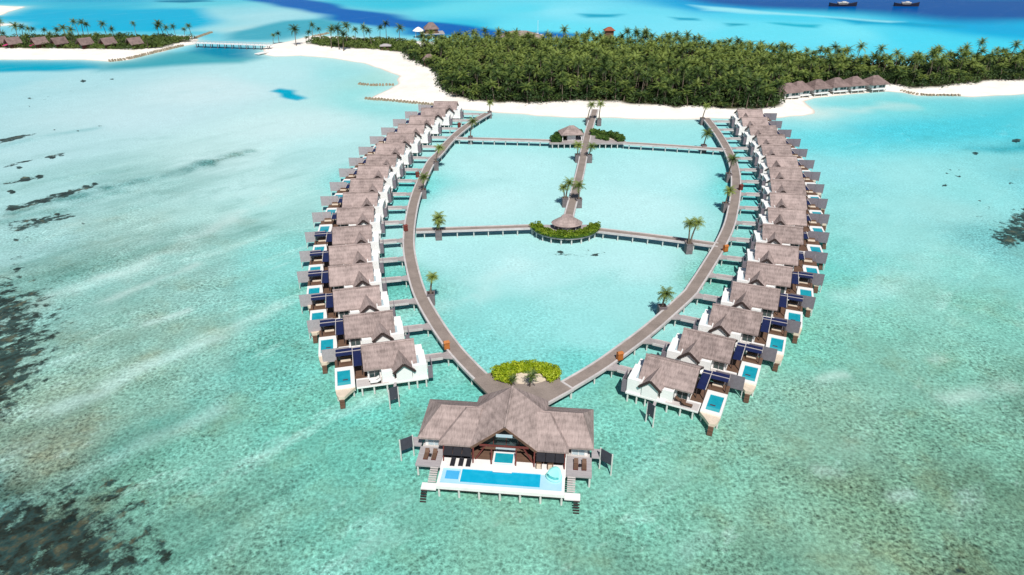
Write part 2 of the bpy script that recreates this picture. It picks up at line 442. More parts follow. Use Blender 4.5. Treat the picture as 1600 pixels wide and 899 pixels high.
def open_sea(P, col):
    f = np.clip((np.hypot(P[:, 0], P[:, 1]) - 800) / 500, 0, 1)[:, None] * (P[:, 1:2] > 0)
    return col * (1 - f) + np.array(lin(DEEP)) * f

REEF = [([(-120, 440), (0, 405), (40, 420), (110, 470), (130, 540), (70, 640), (0, 700), (-120, 700)], 0.575, 12), ([(-20, 410), (80, 420), (150, 480), (150, 560), (80, 640), (0, 660)], 0.47, 8),
    ([(-150, 770), (0, 755), (120, 735), (210, 765), (260, 820), (300, 890), (200, 960), (-150, 960)], 0.635, 14), ([(60, 740), (240, 700), (320, 800), (330, 910), (0, 910)], 0.475, 8), ([(-150, 830), (40, 800), (140, 830), (120, 899), (60, 960), (-150, 960)], 0.66, 12),
    ([(0, 326), (70, 305), (150, 284), (160, 292), (80, 318), (0, 338)], 0.575, 3.5),
    ([(0, 345), (120, 330), (130, 338), (0, 375)], 0.53, 3),
    ([(-10, 218), (30, 210), (64, 206), (62, 210), (20, 222), (-10, 228)], 0.60, 3),
    ([(0, 258), (70, 243), (75, 247), (0, 266)], 0.57, 3), ([(0, 286), (70, 273), (75, 278), (0, 292)], 0.62, 2.5), ([(60, 246), (105, 236), (108, 240), (70, 250)], 0.6, 2.5), ([(-10, 480), (30, 450), (60, 520), (50, 600), (0, 660), (-60, 660)], 0.545, 5), ([(100, 700), (190, 680), (200, 720), (130, 745)], 0.46, 4), ([(200, 770), (260, 790), (250, 830), (200, 830)], 0.56, 4), ([(240, 830), (300, 850), (280, 899), (220, 899)], 0.55, 4),
    ([(20, 155), (150, 130), (200, 126), (60, 165)], 0.40, 5), ([(0, 400), (40, 395), (60, 425), (0, 440)], 0.49, 4),
    ([(1530, 365), (1565, 330), (1600, 308), (1680, 300), (1680, 380), (1600, 392), (1560, 402)], 0.60, 7),
    ([(1590, 320), (1612, 312), (1612, 345), (1580, 348)], 0.62, 4), ([(1560, 350), (1605, 345), (1605, 385), (1560, 385)], 0.62, 4),
    ([(1470, 262), (1505, 262), (1505, 298), (1475, 298)], 0.40, 4), ([(1518, 238), (1531, 238), (1531, 243), (1518, 243)], 0.6, 3),
    ([(1583, 218), (1602, 218), (1602, 223), (1583, 223)], 0.6, 3), ([(1500, 312), (1556, 312), (1556, 350), (1500, 350)], 0.43, 5),
    ([(1574, 283), (1586, 283), (1586, 290), (1574, 290)], 0.55, 3),
    ([(845, 391), (955, 390), (950, 405), (850, 407)], 0.46, 3),
    ([(1400, 760), (1480, 750), (1490, 790), (1410, 800)], 0.50, 8), ([(1420, 870), (1520, 850), (1560, 960), (1420, 960)], 0.58, 10),
    ([(300, 830), (360, 810), (400, 880), (330, 900)], 0.52, 6), ([(1050, 860), (1200, 850), (1250, 960), (1050, 960)], 0.38, 8)]

# long sand drifts and weed bands on the reef flat: (surveyed line, colour, half width in metres, strength)
BANDS = [([(-20, 500), (130, 450), (260, 395), (350, 350)], (196, 226, 220), 4.0, .75), ([(60, 655), (200, 590), (330, 530), (430, 478)], (186, 222, 214), 3.2, .7), ([(130, 735), (230, 690), (330, 640)], (178, 220, 212), 2.2, .5),
    ([(-20, 440), (120, 415), (250, 392), (380, 352)], (146, 186, 176), 5.0, .6), ([(20, 330), (150, 300), (280, 268), (395, 236)], (96, 150, 148), 3.2, 1.0), ([(0, 345), (90, 330), (190, 300)], (120, 172, 168), 3.0, .7), ([(0, 228), (60, 216), (150, 200)], (140, 196, 200), 3.0, .6), ([(0, 385), (110, 362), (240, 320)], (150, 196, 190), 4.0, .5), ([(60, 420), (200, 378), (330, 352)], (150, 188, 180), 4.0, .5),
    ([(0, 560), (120, 520), (240, 470), (330, 440)], (128, 172, 160), 3.5, .55), ([(100, 600), (220, 560), (330, 505)], (148, 176, 156), 4.0, .5), ([(-20, 300), (90, 282), (200, 262)], (140, 190, 186), 3.0, .5),
    ([(0, 255), (120, 232), (250, 215)], (168, 210, 210), 4.0, .5), ([(200, 690), (330, 600), (440, 540)], (100, 176, 164), 3.5, .5), ([(170, 470), (260, 430), (300, 412)], (204, 232, 226), 1.6, .6), ([(230, 505), (290, 485)], (204, 232, 226), 1.3, .6),
    ([(60, 130), (200, 150), (340, 140)], (184, 224, 228), 7.0, .4), ([(430, 300), (380, 330), (300, 372)], (206, 234, 230), 3.0, .5),
    ([(1480, 625), (1530, 612), (1570, 600)], (190, 224, 212), 2.2, .7), ([(1285, 592), (1320, 588)], (190, 226, 214), 1.2, .7), ([(1400, 780), (1425, 776)], (186, 220, 210), 1.2, .6), ([(1290, 738), (1315, 742)], (190, 222, 212), 1.3, .6), ([(1060, 865), (1095, 840)], (176, 220, 208), 1.3, .5),
    ([(1450, 560), (1460, 556)], (186, 224, 214), 1.0, .6), ([(1500, 735), (1560, 745), (1620, 740)], (98, 130, 108), 3.5, .6), ([(1250, 620), (1330, 660), (1420, 690)], (120, 160, 138), 4.5, .5), ([(1270, 760), (1350, 770)], (128, 158, 132), 4.0, .5),
    ([(1100, 690), (1180, 650)], (134, 168, 142), 2.5, .4), ([(720, 240), (800, 275)], (176, 228, 226), 3.0, .4), ([(700, 300), (790, 280)], (172, 224, 224), 3.0, .5), ([(760, 520), (830, 470), (960, 430)], (150, 220, 216), 4.0, .5), ([(700, 480), (820, 410)], (206, 242, 240), 4.0, .4),
    ([(1330, 470), (1420, 420), (1520, 395)], (176, 230, 226), 4.0, .4), ([(1300, 340), (1370, 330)], (140, 215, 215), 3.0, .4)]

for hx, hy, hw in ((1484, 266, 5), (1499, 265, 5), (1480, 271, 6), (1498, 276, 7), (1477, 290, 7), (1494, 287, 4), (1507, 262, 4), (1524, 240, 8), (1588, 220, 10), (1580, 287, 7), (1530, 314, 6), (1549, 318, 5), (1545, 324, 6), (1505, 345, 5), (1512, 351, 5),
                   (857, 392, 5), (875, 394, 8), (900, 399, 6), (931, 398, 8), (852, 401, 4), (918, 391, 4), (886, 404, 4), (944, 395, 4), (130, 127, 7), (175, 124, 5), (45, 154, 5), (85, 203, 5), (156, 197, 5), (122, 205, 5), (46, 166, 5),
                   (18, 300, 10), (40, 280, 12), (62, 276, 9), (30, 262, 8), (80, 246, 9), (96, 243, 6), (135, 292, 10), (148, 287, 8), (110, 300, 10), (84, 306, 9), (60, 315, 10), (20, 325, 14), (130, 350, 7), (55, 345, 9), (90, 335, 8), (25, 375, 8), (42, 370, 6), (28, 432, 9), (15, 436, 8),
                   (230, 830, 12), (212, 845, 13), (195, 880, 14), (160, 888, 10), (185, 868, 8), (250, 862, 8), (276, 866, 6), (262, 876, 7), (155, 760, 6), (180, 759, 5), (70, 800, 12), (30, 745, 8), (8, 758, 9), (120, 790, 9), (240, 790, 5)):
    REEF.append(([(hx + hw * math.cos(k * 1.047 + hx), hy + hw * 0.42 * math.sin(k * 1.047 + hx)) for k in range(6)], 0.70, 1.3))

def polar_grid(r_list, a_list):
    Rr, A = np.meshgrid(r_list, a_list, indexing='ij')
    P = np.stack([Rr * np.sin(A), Rr * np.cos(A)], -1).reshape(-1, 2)
    nr, na = Rr.shape
    i, j = np.meshgrid(np.arange(nr - 1), np.arange(na - 1), indexing='ij')
    a = (i * na + j).ravel()
    return P, np.stack([a, a + 1, a + na + 1, a + na], 1)

radii = np.concatenate([[0.5, 20], np.linspace(40, 72, 8), np.exp(np.linspace(math.log(75), math.log(900), 430)), [1000, 1200, 1600, 2500, 4500, 9000, 18000]])
angs = np.concatenate([np.linspace(-180, -52, 40)[:-1], np.linspace(-52, 52, 620), np.linspace(52, 180, 40)[1:]]) * math.pi / 180
WP, WQ = polar_grid(radii, angs)
wc = open_sea(WP, water_colour(WP))
shore = np.full(len(WP), -1e9)
for L_ in LANDS: shore = np.maximum(shore, sdf(L_, WP))
far_ = np.hypot(WP[:, 0], WP[:, 1])
sh = np.exp(-np.clip(-shore, 0, None) / 6.0)[:, None]
sh *= np.where((WP[:, 0] < 120) | True, 1, 1)[:, None]
wc = wc * (1 - 0.75 * sh) + np.array(lin((205, 240, 236))) * 0.75 * sh
s = np.clip(sdf(BAR, WP + np.stack([vnoise(WP, 9, 8), vnoise(WP, 9, 9)], 1) * 3) / 8 * 0.5 + 0.5, 0, 1)[:, None]
wc = wc * (1 - 0.7 * s) + np.array(lin((225, 240, 232))) * 0.7 * s
reef = np.zeros(len(WP))
for px, dens, soft in REEF:
    poly = world_poly(px)
    s = np.clip(sdf(poly, WP) / soft * 0.5 + 0.5, 0, 1)
    reef = np.maximum(reef, dens * s * s * (3 - 2 * s))

for px, c, wd, st_ in BANDS:
    pl = world_poly(px)
    lo, hi = pl.min(0) - wd * 4, pl.max(0) + wd * 4
    mm = np.where((WP[:, 0] > lo[0]) & (WP[:, 0] < hi[0]) & (WP[:, 1] > lo[1]) & (WP[:, 1] < hi[1]))[0]
    q_ = WP[mm] + np.stack([vnoise(WP[mm], 7, 15), vnoise(WP[mm], 7, 16)], 1) * wd * 0.8
    dd = np.full(len(mm), 1e9)
    for a_, b_ in zip(pl[:-1], pl[1:]):
        e_ = b_ - a_; t_ = np.clip((q_ - a_) @ e_ / (e_ @ e_), 0, 1)
        dd = np.minimum(dd, np.hypot(*(q_ - a_ - t_[:, None] * e_).T))
    f_ = np.exp(-(dd / wd) ** 2) * st_ * np.clip(0.8 + 0.6 * vnoise(WP[mm], 5, 17) + 0.3 * vnoise(WP[mm], 1.8, 18), 0, 1)
    wc[mm] = wc[mm] * (1 - f_[:, None]) + np.array(lin(c)) * f_[:, None]
# how much rubble and painted caustic light shows on the seabed: more where the ground is dark, less over clean sand
lum = wc @ np.array([0.3, 0.6, 0.1])
rub_caustic = np.clip((0.66 - lum) / 0.40, 0.0, 1) * np.clip((420 - far_) / 200, 0, 1)
LAGOON = world_poly([(765, 180), (735, 200), (680, 255), (655, 310), (645, 380), (665, 460), (710, 540), (770, 590), (870, 600), (980, 535), (1080, 445), (1130, 360), (1145, 290), (1130, 230), (1100, 188)])
bear = np.degrees(np.arctan2(WP[:, 0], WP[:, 1]))
stk = np.clip(0.95 - (bear + 22) / 26, 0.30, 0.95) * np.clip((340 - far_) / 160, 0.10, 1) * np.clip(1.05 - 0.85 * np.clip(sdf(LAGOON, WP) / 6 + 0.5, 0, 1), 0, 1)
# expected sky reflection and light gain are taken out of the colour by distance
mirror = 0.004 + 0.015 * np.clip((far_ - 150) / 550, 0, 1)
wc = np.clip((wc - mirror[:, None] * np.array([0.9, 1.0, 1.1])) / (WATER_GAIN - 0.13 * np.clip((far_ - 400) / 120, 0, 1))[:, None], 0.0, 0.95)
wcol = np.concatenate([wc, np.ones((len(wc), 1))], 1)

m = Mat('lagoon_water', 0.18, 0.0015)
tc = m.node('ShaderNodeTexCoord')
pos = tc.outputs['Object']
def mapped(scale, rz=0.0):
    m0 = m.node('ShaderNodeMapping'); m0.inputs['Rotation'].default_value = (0, 0, rz); m.l(pos, m0.inputs[0])
    mp = m.node('ShaderNodeMapping'); mp.inputs['Scale'].default_value = scale
    m.l(m0.outputs[0], mp.inputs[0]); return mp.outputs[0]
ac = m.node('ShaderNodeAttribute', attribute_name='seabed'); ar = m.node('ShaderNodeAttribute', attribute_name='reef'); ab = m.node('ShaderNodeAttribute', attribute_name='rubble_caustics')
p0, p1 = at(0, 333), at(390, 240)
sdir = math.atan2(p1.y - p0.y, p1.x - p0.x)      # the current lays sand streaks along this bearing
wob = m.node('ShaderNodeTexNoise'); wob.inputs['Scale'].default_value = 0.022; wob.inputs['Detail'].default_value = 3; m.l(pos, wob.inputs['Vector'])
wsc = m.node('ShaderNodeVectorMath', operation='SCALE'); wsc.inputs['Scale'].default_value = 2.5; m.l(wob.outputs['Color'], wsc.inputs[0])
wad = m.node('ShaderNodeVectorMath', operation='ADD'); m.l(pos, wad.inputs[0]); m.l(wsc.outputs[0], wad.inputs[1])
pos0 = pos; pos = wad.outputs[0]
stv = mapped((0.020, 0.095, 1), -sdir)
brv = mapped((0.007, 0.030, 1), -sdir)
pos = pos0
streak = m.noise(stv, 1.0, 7, 0.66)
patch = m.noise(mapped((1, 1, 1)), 0.045, 5, 0.6)
fine = m.noise(mapped((1, 1, 1)), 1.5, 4, 0.72)
mid = m.noise(mapped((1, 1, 1)), 0.22, 4, 0.6)
vo = m.node('ShaderNodeTexVoronoi', feature='DISTANCE_TO_EDGE'); vo.inputs['Scale'].default_value = 0.95
wn = m.node('ShaderNodeTexNoise'); wn.inputs['Scale'].default_value = 1.0; wn.inputs['Detail'].default_value = 2
m.l(pos, wn.inputs['Vector'])
va = m.node('ShaderNodeVectorMath', operation='SCALE'); va.inputs['Scale'].default_value = 1.2; m.l(wn.outputs['Color'], va.inputs[0])
vb = m.node('ShaderNodeVectorMath', operation='ADD'); m.l(pos, vb.inputs[0]); m.l(va.outputs[0], vb.inputs[1]); m.l(vb.outputs[0], vo.inputs['Vector'])
# clean pale sand streaks and darker weed between them
ast = m.node('ShaderNodeAttribute', attribute_name='streaks')
amp = ast.outputs['Fac']
broad = m.noise(brv, 1.0, 6, 0.6)
col = ac.outputs['Color']
col = m.mix(m.math('MULTIPLY', m.mrange(broad, 0.50, 0.36, 0, 0.8), amp), col, (0.62, 0.72, 0.70), 'MULTIPLY')
col = m.mix(m.math('MULTIPLY', m.mrange(streak, 0.47, 0.33, 0, 0.8), amp), col, (0.60, 0.70, 0.68), 'MULTIPLY')
col = m.mix(m.math('MULTIPLY', m.mrange(streak, 0.54, 0.72, 0, 0.55), amp), col, lin((190, 226, 220)))
t_pt = m.math('MULTIPLY', m.mrange(patch, 0.47, 0.30, 0, 0.55), ab.outputs['Fac'])
col = m.mix(t_pt, col, (0.72, 0.60, 0.52), 'MULTIPLY')
wh = m.noise(mapped((0.5, 1.2, 1), -sdir), 0.10, 5, 0.65)
col = m.mix(m.math('MULTIPLY', m.mrange(wh, 0.61, 0.73, 0, 0.5), ab.outputs['Fac']), col, lin((196, 230, 222)))
# broad mottling: olive turf and clear aqua sand
mot = m.noise(mapped((1, 1, 1)), 0.085, 6, 0.62)
col = m.mix(m.math('MULTIPLY', m.mrange(mot, 0.52, 0.68, 0, 0.8), ab.outputs['Fac']), col, (1.02, 0.74, 0.62), 'MULTIPLY')
col = m.mix(m.math('MULTIPLY', m.mrange(mot, 0.46, 0.32, 0, 0.6), ab.outputs['Fac']), col, (0.90, 1.12, 1.16), 'MULTIPLY')
spk = m.noise(mapped((1, 1, 1)), 1.9, 3, 0.75)
# rubble stipple of light and dark grains, plus a painted caustic net
fa = m.math('MULTIPLY', m.math('ADD', m.math('MULTIPLY', ab.outputs['Fac'], 1.22), 0.22), m.mrange(m.noise(mapped((1, 1, 1)), 0.06, 4, 0.6), 0.36, 0.64, 0.55, 1.25))
g = m.math('MULTIPLY', m.mrange(fine, 0.30, 0.70, -0.58, 0.58), fa)
g2 = m.math('MULTIPLY', m.mrange(mid, 0.3, 0.7, -0.15, 0.15), fa)
g3 = m.math('MULTIPLY', m.mrange(vo.outputs['Distance'], 0.0, 0.22, 0.26, -0.07), fa)  # bright cell edges: ripple caustics painted into the colour
g4 = m.math('MULTIPLY', m.mrange(spk, 0.56, 0.74, 0, 0.55), fa)
gain = m.math('ADD', m.math('ADD', m.math('ADD', m.math('ADD', g, g2), g3), g4), 0.97)
col = m.scale_col(col, gain)
# coral heads: irregular dark patches where the reef grows
rv = mapped((0.85, 1.0, 1), -sdir)
rn = m.math('ADD', m.math('MULTIPLY', m.noise(rv, 0.42, 8, 0.68), 0.78), m.math('MULTIPLY', m.noise(rv, 0.11, 4), 0.22))
rm = m.mrange(m.math('ADD', rn, m.math('SUBTRACT', ar.outputs['Fac'], 1.0)), -0.03, 0.05, 0, 1)
rm = m.math('MULTIPLY', rm, m.mrange(ar.outputs['Fac'], 0.2, 0.34, 0, 0.93))
rcol = m.ramp(m.noise(rv, 0.35, 4, 0.6), [(0.30, lin((12, 28, 32))), (0.44, lin((34, 34, 30))), (0.54, lin((40, 62, 62))), (0.62, lin((70, 68, 54))), (0.74, lin((100, 112, 94)))])
col = m.mix(rm, col, rcol)
m.base(col)
wvn = m.math('ADD', m.math('MULTIPLY', m.noise(mapped((1, 1.8, 1), -0.5), 0.9, 4, 0.6), 0.6), m.math('MULTIPLY', m.noise(pos, 2.6, 2), 0.4))
m.bump(wvn, 0.22, 0.2)
WATER = m.m
wz = np.zeros((len(WP), 1))
me = np_mesh('lagoon_water', np.concatenate([WP, wz], 1), WQ[:, ::-1], WATER,
    {'seabed': ('FLOAT_COLOR', wcol), 'reef': ('FLOAT', reef), 'rubble_caustics': ('FLOAT', rub_caustic), 'streaks': ('FLOAT', stk)})
o = bpy.data.objects.new('lagoon_water', me); COL.objects.link(o); tag(o, kind='structure')

# ------------------------------------------------------------------ sand islands
m = Mat('coral_sand', 0.9, 0.1)
v = m.coord('Object', vary=False)
gr = m.node('ShaderNodeAttribute', attribute_name='soil')
sn = m.math('ADD', m.math('MULTIPLY', m.noise(v, 0.12, 5, 0.6), 0.6), m.math('MULTIPLY', m.noise(v, 1.1, 3), 0.4))
sand = m.ramp(sn, [(0.3, (0.72, 0.65, 0.57)), (0.6, (0.84, 0.80, 0.745))])
geo = m.node('ShaderNodeNewGeometry'); sx = m.node('ShaderNodeSeparateXYZ'); m.l(geo.outputs['Position'], sx.inputs[0])
sand = m.mix(m.mrange(sx.outputs[2], 0.02, 0.22, 0.75, 0), sand, (0.50, 0.43, 0.35, 1))
soil = m.ramp(m.noise(v, 0.4, 4), [(0.3, (0.035, 0.04, 0.018)), (0.7, (0.09, 0.085, 0.04))])
m.base(m.mix(gr.outputs['Fac'], sand, soil)); m.bump(sn, 0.3, 0.2)
SAND = m.m

FOREST = world_poly([(640, 98), (662, 108), (685, 122), (682, 136), (700, 153), (740, 163.5), (800, 166), (860, 167), (890, 163), (930, 163), (1000, 168), (1060, 173), (1100, 172), (1180, 176), (1216, 171),
    (1226, 152), (1262, 143), (1320, 137), (1384, 134), (1420, 141), (1470, 141), (1510, 136), (1545, 131), (1620, 130), (1780, 130), (1780, 93), (1600, 96), (1400, 108), (1200, 94), (1000, 81), (850, 79), (760, 76), (705, 80), (660, 84), (630, 88)])
NECK = world_poly([(482, 72), (500, 76), (545, 79), (590, 82), (640, 88), (668, 100), (650, 70), (600, 65), (560, 66), (510, 64), (490, 66)])
LBUSH = world_poly([(-150, 79), (0, 79), (60, 80), (130, 80.5), (205, 82), (250, 78), (290, 68), (302, 67), (300, 64), (262, 62), (240, 62), (150, 62), (60, 63), (0, 66), (-150, 66)])
CLEAR = world_poly([(746, 106), (760, 104), (764, 120), (756, 128), (748, 122)])

def land(name, poly, step, pad, soils=()):
    lo, hi = poly.min(0) - pad, poly.max(0) + pad
    nx, ny = int((hi[0] - lo[0]) / step) + 2, int((hi[1] - lo[1]) / step) + 2
    X, Y = np.meshgrid(lo[0] + np.arange(nx) * step, lo[1] + np.arange(ny) * step, indexing='ij')
    P = np.stack([X, Y], -1).reshape(-1, 2)
    d = sdf(poly, P) + vnoise(P, 14, 11) * 1.2 + vnoise(P, 5, 12) * 0.5
    z = np.where(d < 0, d * 0.10, 1.5 * (1 - np.exp(-np.clip(d, 0, None) / 9.0))) + vnoise(P, 8, 13) * 0.05 * (d > 2)
    soil = np.zeros(len(P))
    for sp in soils:
        s = np.clip((sdf(sp, P) + vnoise(P, 6, 14) * 2.0) / 2.5, 0, 1); soil = np.maximum(soil, s)
    i, j = np.meshgrid(np.arange(nx - 1), np.arange(ny - 1), indexing='ij')
    a = (i * ny + j).ravel()
    q = np.stack([a, a + ny, a + ny + 1, a + 1], 1)
    keep = (d[q] > -5).any(1)
    q = q[keep]
    used = np.unique(q); mp = np.zeros(len(P), int); mp[used] = np.arange(len(used))
    me = np_mesh(name, np.concatenate([P, z[:, None]], 1)[used], mp[q], SAND, {'soil': ('FLOAT', soil[used])})
    me.polygons.foreach_set('use_smooth', [True] * len(me.polygons))
    o = bpy.data.objects.new(name, me); COL.objects.link(o); return tag(o, kind='structure')
land('island_ground', MAIN, 1.6, 8, (FOREST, NECK))
land('island_ground', LEFT, 1.6, 8, (LBUSH,))
land('sand_spit_ground', SPIT1, 2.0, 8)
land('sand_spit_ground', SPIT2, 2.0, 8)

# ------------------------------------------------------------------ vegetation
def frond(mb, base, az, up, L, droop, tint, n=6, w=1.0):
    """one pinnate frond: an arching midrib with separate leaflets hanging on both sides"""
    d = Vector((math.cos(az), math.sin(az), 0)); s = Vector((-d.y, d.x, 0))
    pts, p, el = [Vector(base)], Vector(base), up
    for i in range(n):
        p = p + (d * math.cos(el) + Vector((0, 0, 1)) * math.sin(el)) * (L / n)
        el -= droop / n * (0.6 + 0.9 * i / n)
        pts.append(p.copy())
    for i in range(n):
        a, b = pts[i], pts[i + 1]
        f = (i + 0.7) / n
        ww = w * (math.sin(math.pi * min(1, 0.18 + 0.80 * f)) ** 0.7)
        for sg in (-1, 1):
            for k in range(2):
                q0 = a.lerp(b, k * 0.5); q1 = a.lerp(b, k * 0.5 + 0.42)
                tip = q1.lerp(b, 0.55) + s * sg * ww * random.uniform(0.85, 1.15) - Vector((0, 0, ww * random.uniform(0.30, 0.62)))
                mb.add([q0, q1, tip], [(0, 1, 2)], max(0, min(1, tint + random.uniform(-0.08, 0.08) + 0.10 * f)))

def palm_parts(h, lean, nf, L, seed, tintbase=0.45):
    random.seed(seed)
    az = random.uniform(0, 6.28)
    tp = []
    for i in range(7):
        t = i / 6
        tp.append(Vector((math.cos(az) * lean * t * t, math.sin(az) * lean * t * t, -0.3 + (h + 0.3) * t)))
    tr = MB().tube(tp, [0.26 - 0.13 * (i / 6) + (0.10 if i == 0 else 0) for i in range(7)], 6, False)
    cr = MB()
    top = tp[-1]
    for k in range(nf):
        lvl = k / nf
        a = k * 2.39996 + random.uniform(-0.25, 0.25)
        up = R(78) - R(105) * lvl + random.uniform(-0.12, 0.12)
        frond(cr, top, a, up, L * random.uniform(0.85, 1.12), R(70) + R(25) * random.random(), tintbase + 0.30 * (0.5 - lvl) + random.uniform(-0.22, 0.22))
    # young coconuts and leaf bases at the heart
    for k in range(5):
        a = k * 1.257
        c = top + Vector((math.cos(a) * 0.22, math.sin(a) * 0.22, -0.25))
        r = 0.17
        cr.add([c + Vector((r, 0, 0)), c + Vector((-r, 0, 0)), c + Vector((0, r, 0)), c + Vector((0, -r, 0)), c + Vector((0, 0, r)), c + Vector((0, 0, -r))],
               [(0, 2, 4), (2, 1, 4), (1, 3, 4), (3, 0, 4), (2, 0, 5), (1, 2, 5), (3, 1, 5), (0, 3, 5)], 0.75)
    return tr, cr

PALM_PROTO = []
for i, (h, lean, nf, L) in enumerate([(10.0, 1.2, 20, 3.8), (11.0, 0.8, 21, 4.0), (9.0, 1.6, 19, 3.8), (10.5, 0.4, 22, 4.1), (11.5, 1.4, 19, 3.8), (9.5, 0.9, 22, 4.0), (8.0, 1.0, 20, 4.1)]):
    tr, cr = palm_parts(h, lean, nf, L, 100 + i)
    PALM_PROTO.append((h, tr, cr))

def mb_mesh(mb, name, mat):
    o = mb.build(name, mat, None, fix=False); COL.objects.unlink(o); me = o.data; bpy.data.objects.remove(o); return me
PALM_ME = [(h, mb_mesh(tr, 'trunk', M['trunk']), mb_mesh(cr, 'crown', M['frond'])) for h, tr, cr in PALM_PROTO]

def palm(x, y, z, k, sc, rz, label, group=None, zs=1.0):
    h, tm, cm = PALM_ME[k]
    t = thing('palm_tree', label, 'palm tree', (x, y, z), rz, group)
    t.scale = (sc, sc, sc * zs)
    for nm, me_ in (('trunk', tm), ('crown', cm)):
        link(bpy.data.objects.new(nm, me_), t)
    return t

def scatter(poly, n, dmin, avoid=()):
    lo, hi = poly.min(0), poly.max(0)
    C = np.random.default_rng(21).random((n, 2)) * (hi - lo) + lo
    C = C[sdf(poly, C) > 0.8]
    for a in avoid: C = C[sdf(a, C) < 0.5]
    cell = {}; out = []
    for p in C:
        k = (int(p[0] // dmin), int(p[1] // dmin)); ok = True
        for i in (-1, 0, 1):
            for j in (-1, 0, 1):
                for q in cell.get((k[0] + i, k[1] + j), ()):
                    if (p[0] - q[0]) ** 2 + (p[1] - q[1]) ** 2 < dmin * dmin: ok = False
        if ok: cell.setdefault(k, []).append(p); out.append(p)
    return np.array(out)

def zground(P):
    d = sdf(MAIN, np.atleast_2d(P)); return 1.5 * (1 - np.exp(-np.clip(d, 0, None) / 9.0))

FP = scatter(FOREST, 40000, 3.55, (CLEAR,))
FP = FP[np.abs(np.arctan2(FP[:, 0], FP[:, 1])) < R(46)]
# keep more open on the far right where mixed bush takes over
keep = np.array([not (p[0] > 150 and random.random() < 0.45) for p in FP]); FP = FP[keep]
FP = FP[np.argsort(np.hypot(FP[:, 0], FP[:, 1]))]
FZ = zground(FP)
random.seed(3)
edge = sdf(FOREST, FP)
vs_all, fs_all, tt_all, off = [], [], [], 0
vt_all, ft_all, offt = [], [], 0
tri_c = [(np.array(cr.v), np.array(cr.f), np.array(cr.t)) for h, tr, cr in PALM_PROTO]
tri_t = [(np.array([tuple(p) for p in tr.v]), np.array(tr.f)) for h, tr, cr in PALM_PROTO]
n_ind = 0
for i, p in enumerate(FP):
    inb = abs(math.atan2(p[0], p[1])) < R(36.8)
    k = random.randrange(7); sc = random.uniform(0.85, 1.08); rz = random.uniform(0, 6.28)
    zs = random.choice((0.45, 0.6, 0.75, 0.9, 1.0, 1.05)) * (1 + 0.14 * float(vnoise(p[None], 22, 31)[0]))
    if edge[i] < 7: zs *= random.uniform(0.5, 0.85)
    if inb and n_ind < 290:
        palm(p[0], p[1], FZ[i], k, sc, rz, 'green coconut palm packed into the dense grove on the main island', 'coconut palms of the island grove', zs)
        n_ind += 1
        continue
    ca, sa = math.cos(rz), math.sin(rz)
    Rm = np.array([[ca, -sa, 0], [sa, ca, 0], [0, 0, zs]]) * sc
    vv, ff, tt = tri_c[k]
    vs_all.append(vv @ Rm.T + [p[0], p[1], FZ[i]]); fs_all.append(ff + off); off += len(vv)
    tt_all.append(np.clip(tt + random.uniform(-0.2, 0.2), 0, 1))
    vv, ff = tri_t[k]
    vt_all.append(vv @ Rm.T + [p[0], p[1], FZ[i]]); ft_all.append(ff + offt); offt += len(vv)
me = np_mesh('palm_grove', np.concatenate(vs_all), np.concatenate(fs_all), M['frond'], {'tint': ('FLOAT', np.concatenate(tt_all))}, tri=True)
grove = bpy.data.objects.new('palm_grove', me); COL.objects.link(grove)
tag(grove, 'far mass of palm crowns filling the back of the main island', 'palm grove', kind='stuff')
me = np_mesh('trunks', np.concatenate(vt_all), np.concatenate(ft_all), M['trunk'])
tr_o = link(bpy.data.objects.new('trunks', me), grove); tag(tr_o, kind='stuff')

def leaf_mass(centres, radii_, per, size, seed, flat=0.8, tint=(0.2, 0.75)):
    """leaf-sized faces spread through many rounded clumps"""
    r = np.random.default_rng(seed)
    C = np.repeat(centres, per, 0); Rr = np.repeat(radii_, per, 0)
    n = len(C)
    d = r.normal(size=(n, 3)); d /= np.linalg.norm(d, axis=1)[:, None]; d[:, 2] = np.abs(d[:, 2]) * 1.1 - 0.25
    rad = (0.62 + 0.42 * r.random(n) ** 0.6)
    P = C + d * (Rr * rad)[:, None] * np.array([1, 1, flat])
    nrm = d + r.normal(size=(n, 3)) * 0.55; nrm /= np.linalg.norm(nrm, axis=1)[:, None]
    t1 = np.cross(nrm, r.normal(size=(n, 3))); t1 /= np.linalg.norm(t1, axis=1)[:, None]; t2 = np.cross(nrm, t1)
    sz = size * r.uniform(0.6, 1.3, n)[:, None]
    V = np.stack([P - t1 * sz, P - t2 * sz * 0.55, P + t1 * sz, P + t2 * sz * 0.55], 1).reshape(-1, 3)
    clump = np.repeat(r.uniform(tint[0], tint[1], len(centres)), per)
    T = np.repeat(np.clip(clump + r.uniform(-0.14, 0.14, n), 0, 1), 4)
    return V, np.arange(4 * n).reshape(-1, 4), T

def bush_mass(name, mat, pts, z, rmin, rmax, per, size, seed, label, cat, tall=1.0, big=None):
    r = np.random.default_rng(seed)
    rr = r.uniform(rmin, rmax, len(pts)) * (1.0 if big is None else 1 + 0.45 * big)
    C = np.concatenate([pts, (z + rr * 0.45 * tall)[:, None]], 1)
    V, Q, T = leaf_mass(C, rr, per, size, seed, 0.9 * tall)
    o = bpy.data.objects.new(name, np_mesh(name, V, Q, mat, {'tint': ('FLOAT', T)})); COL.objects.link(o)
    return tag(o, label, cat, kind='stuff')

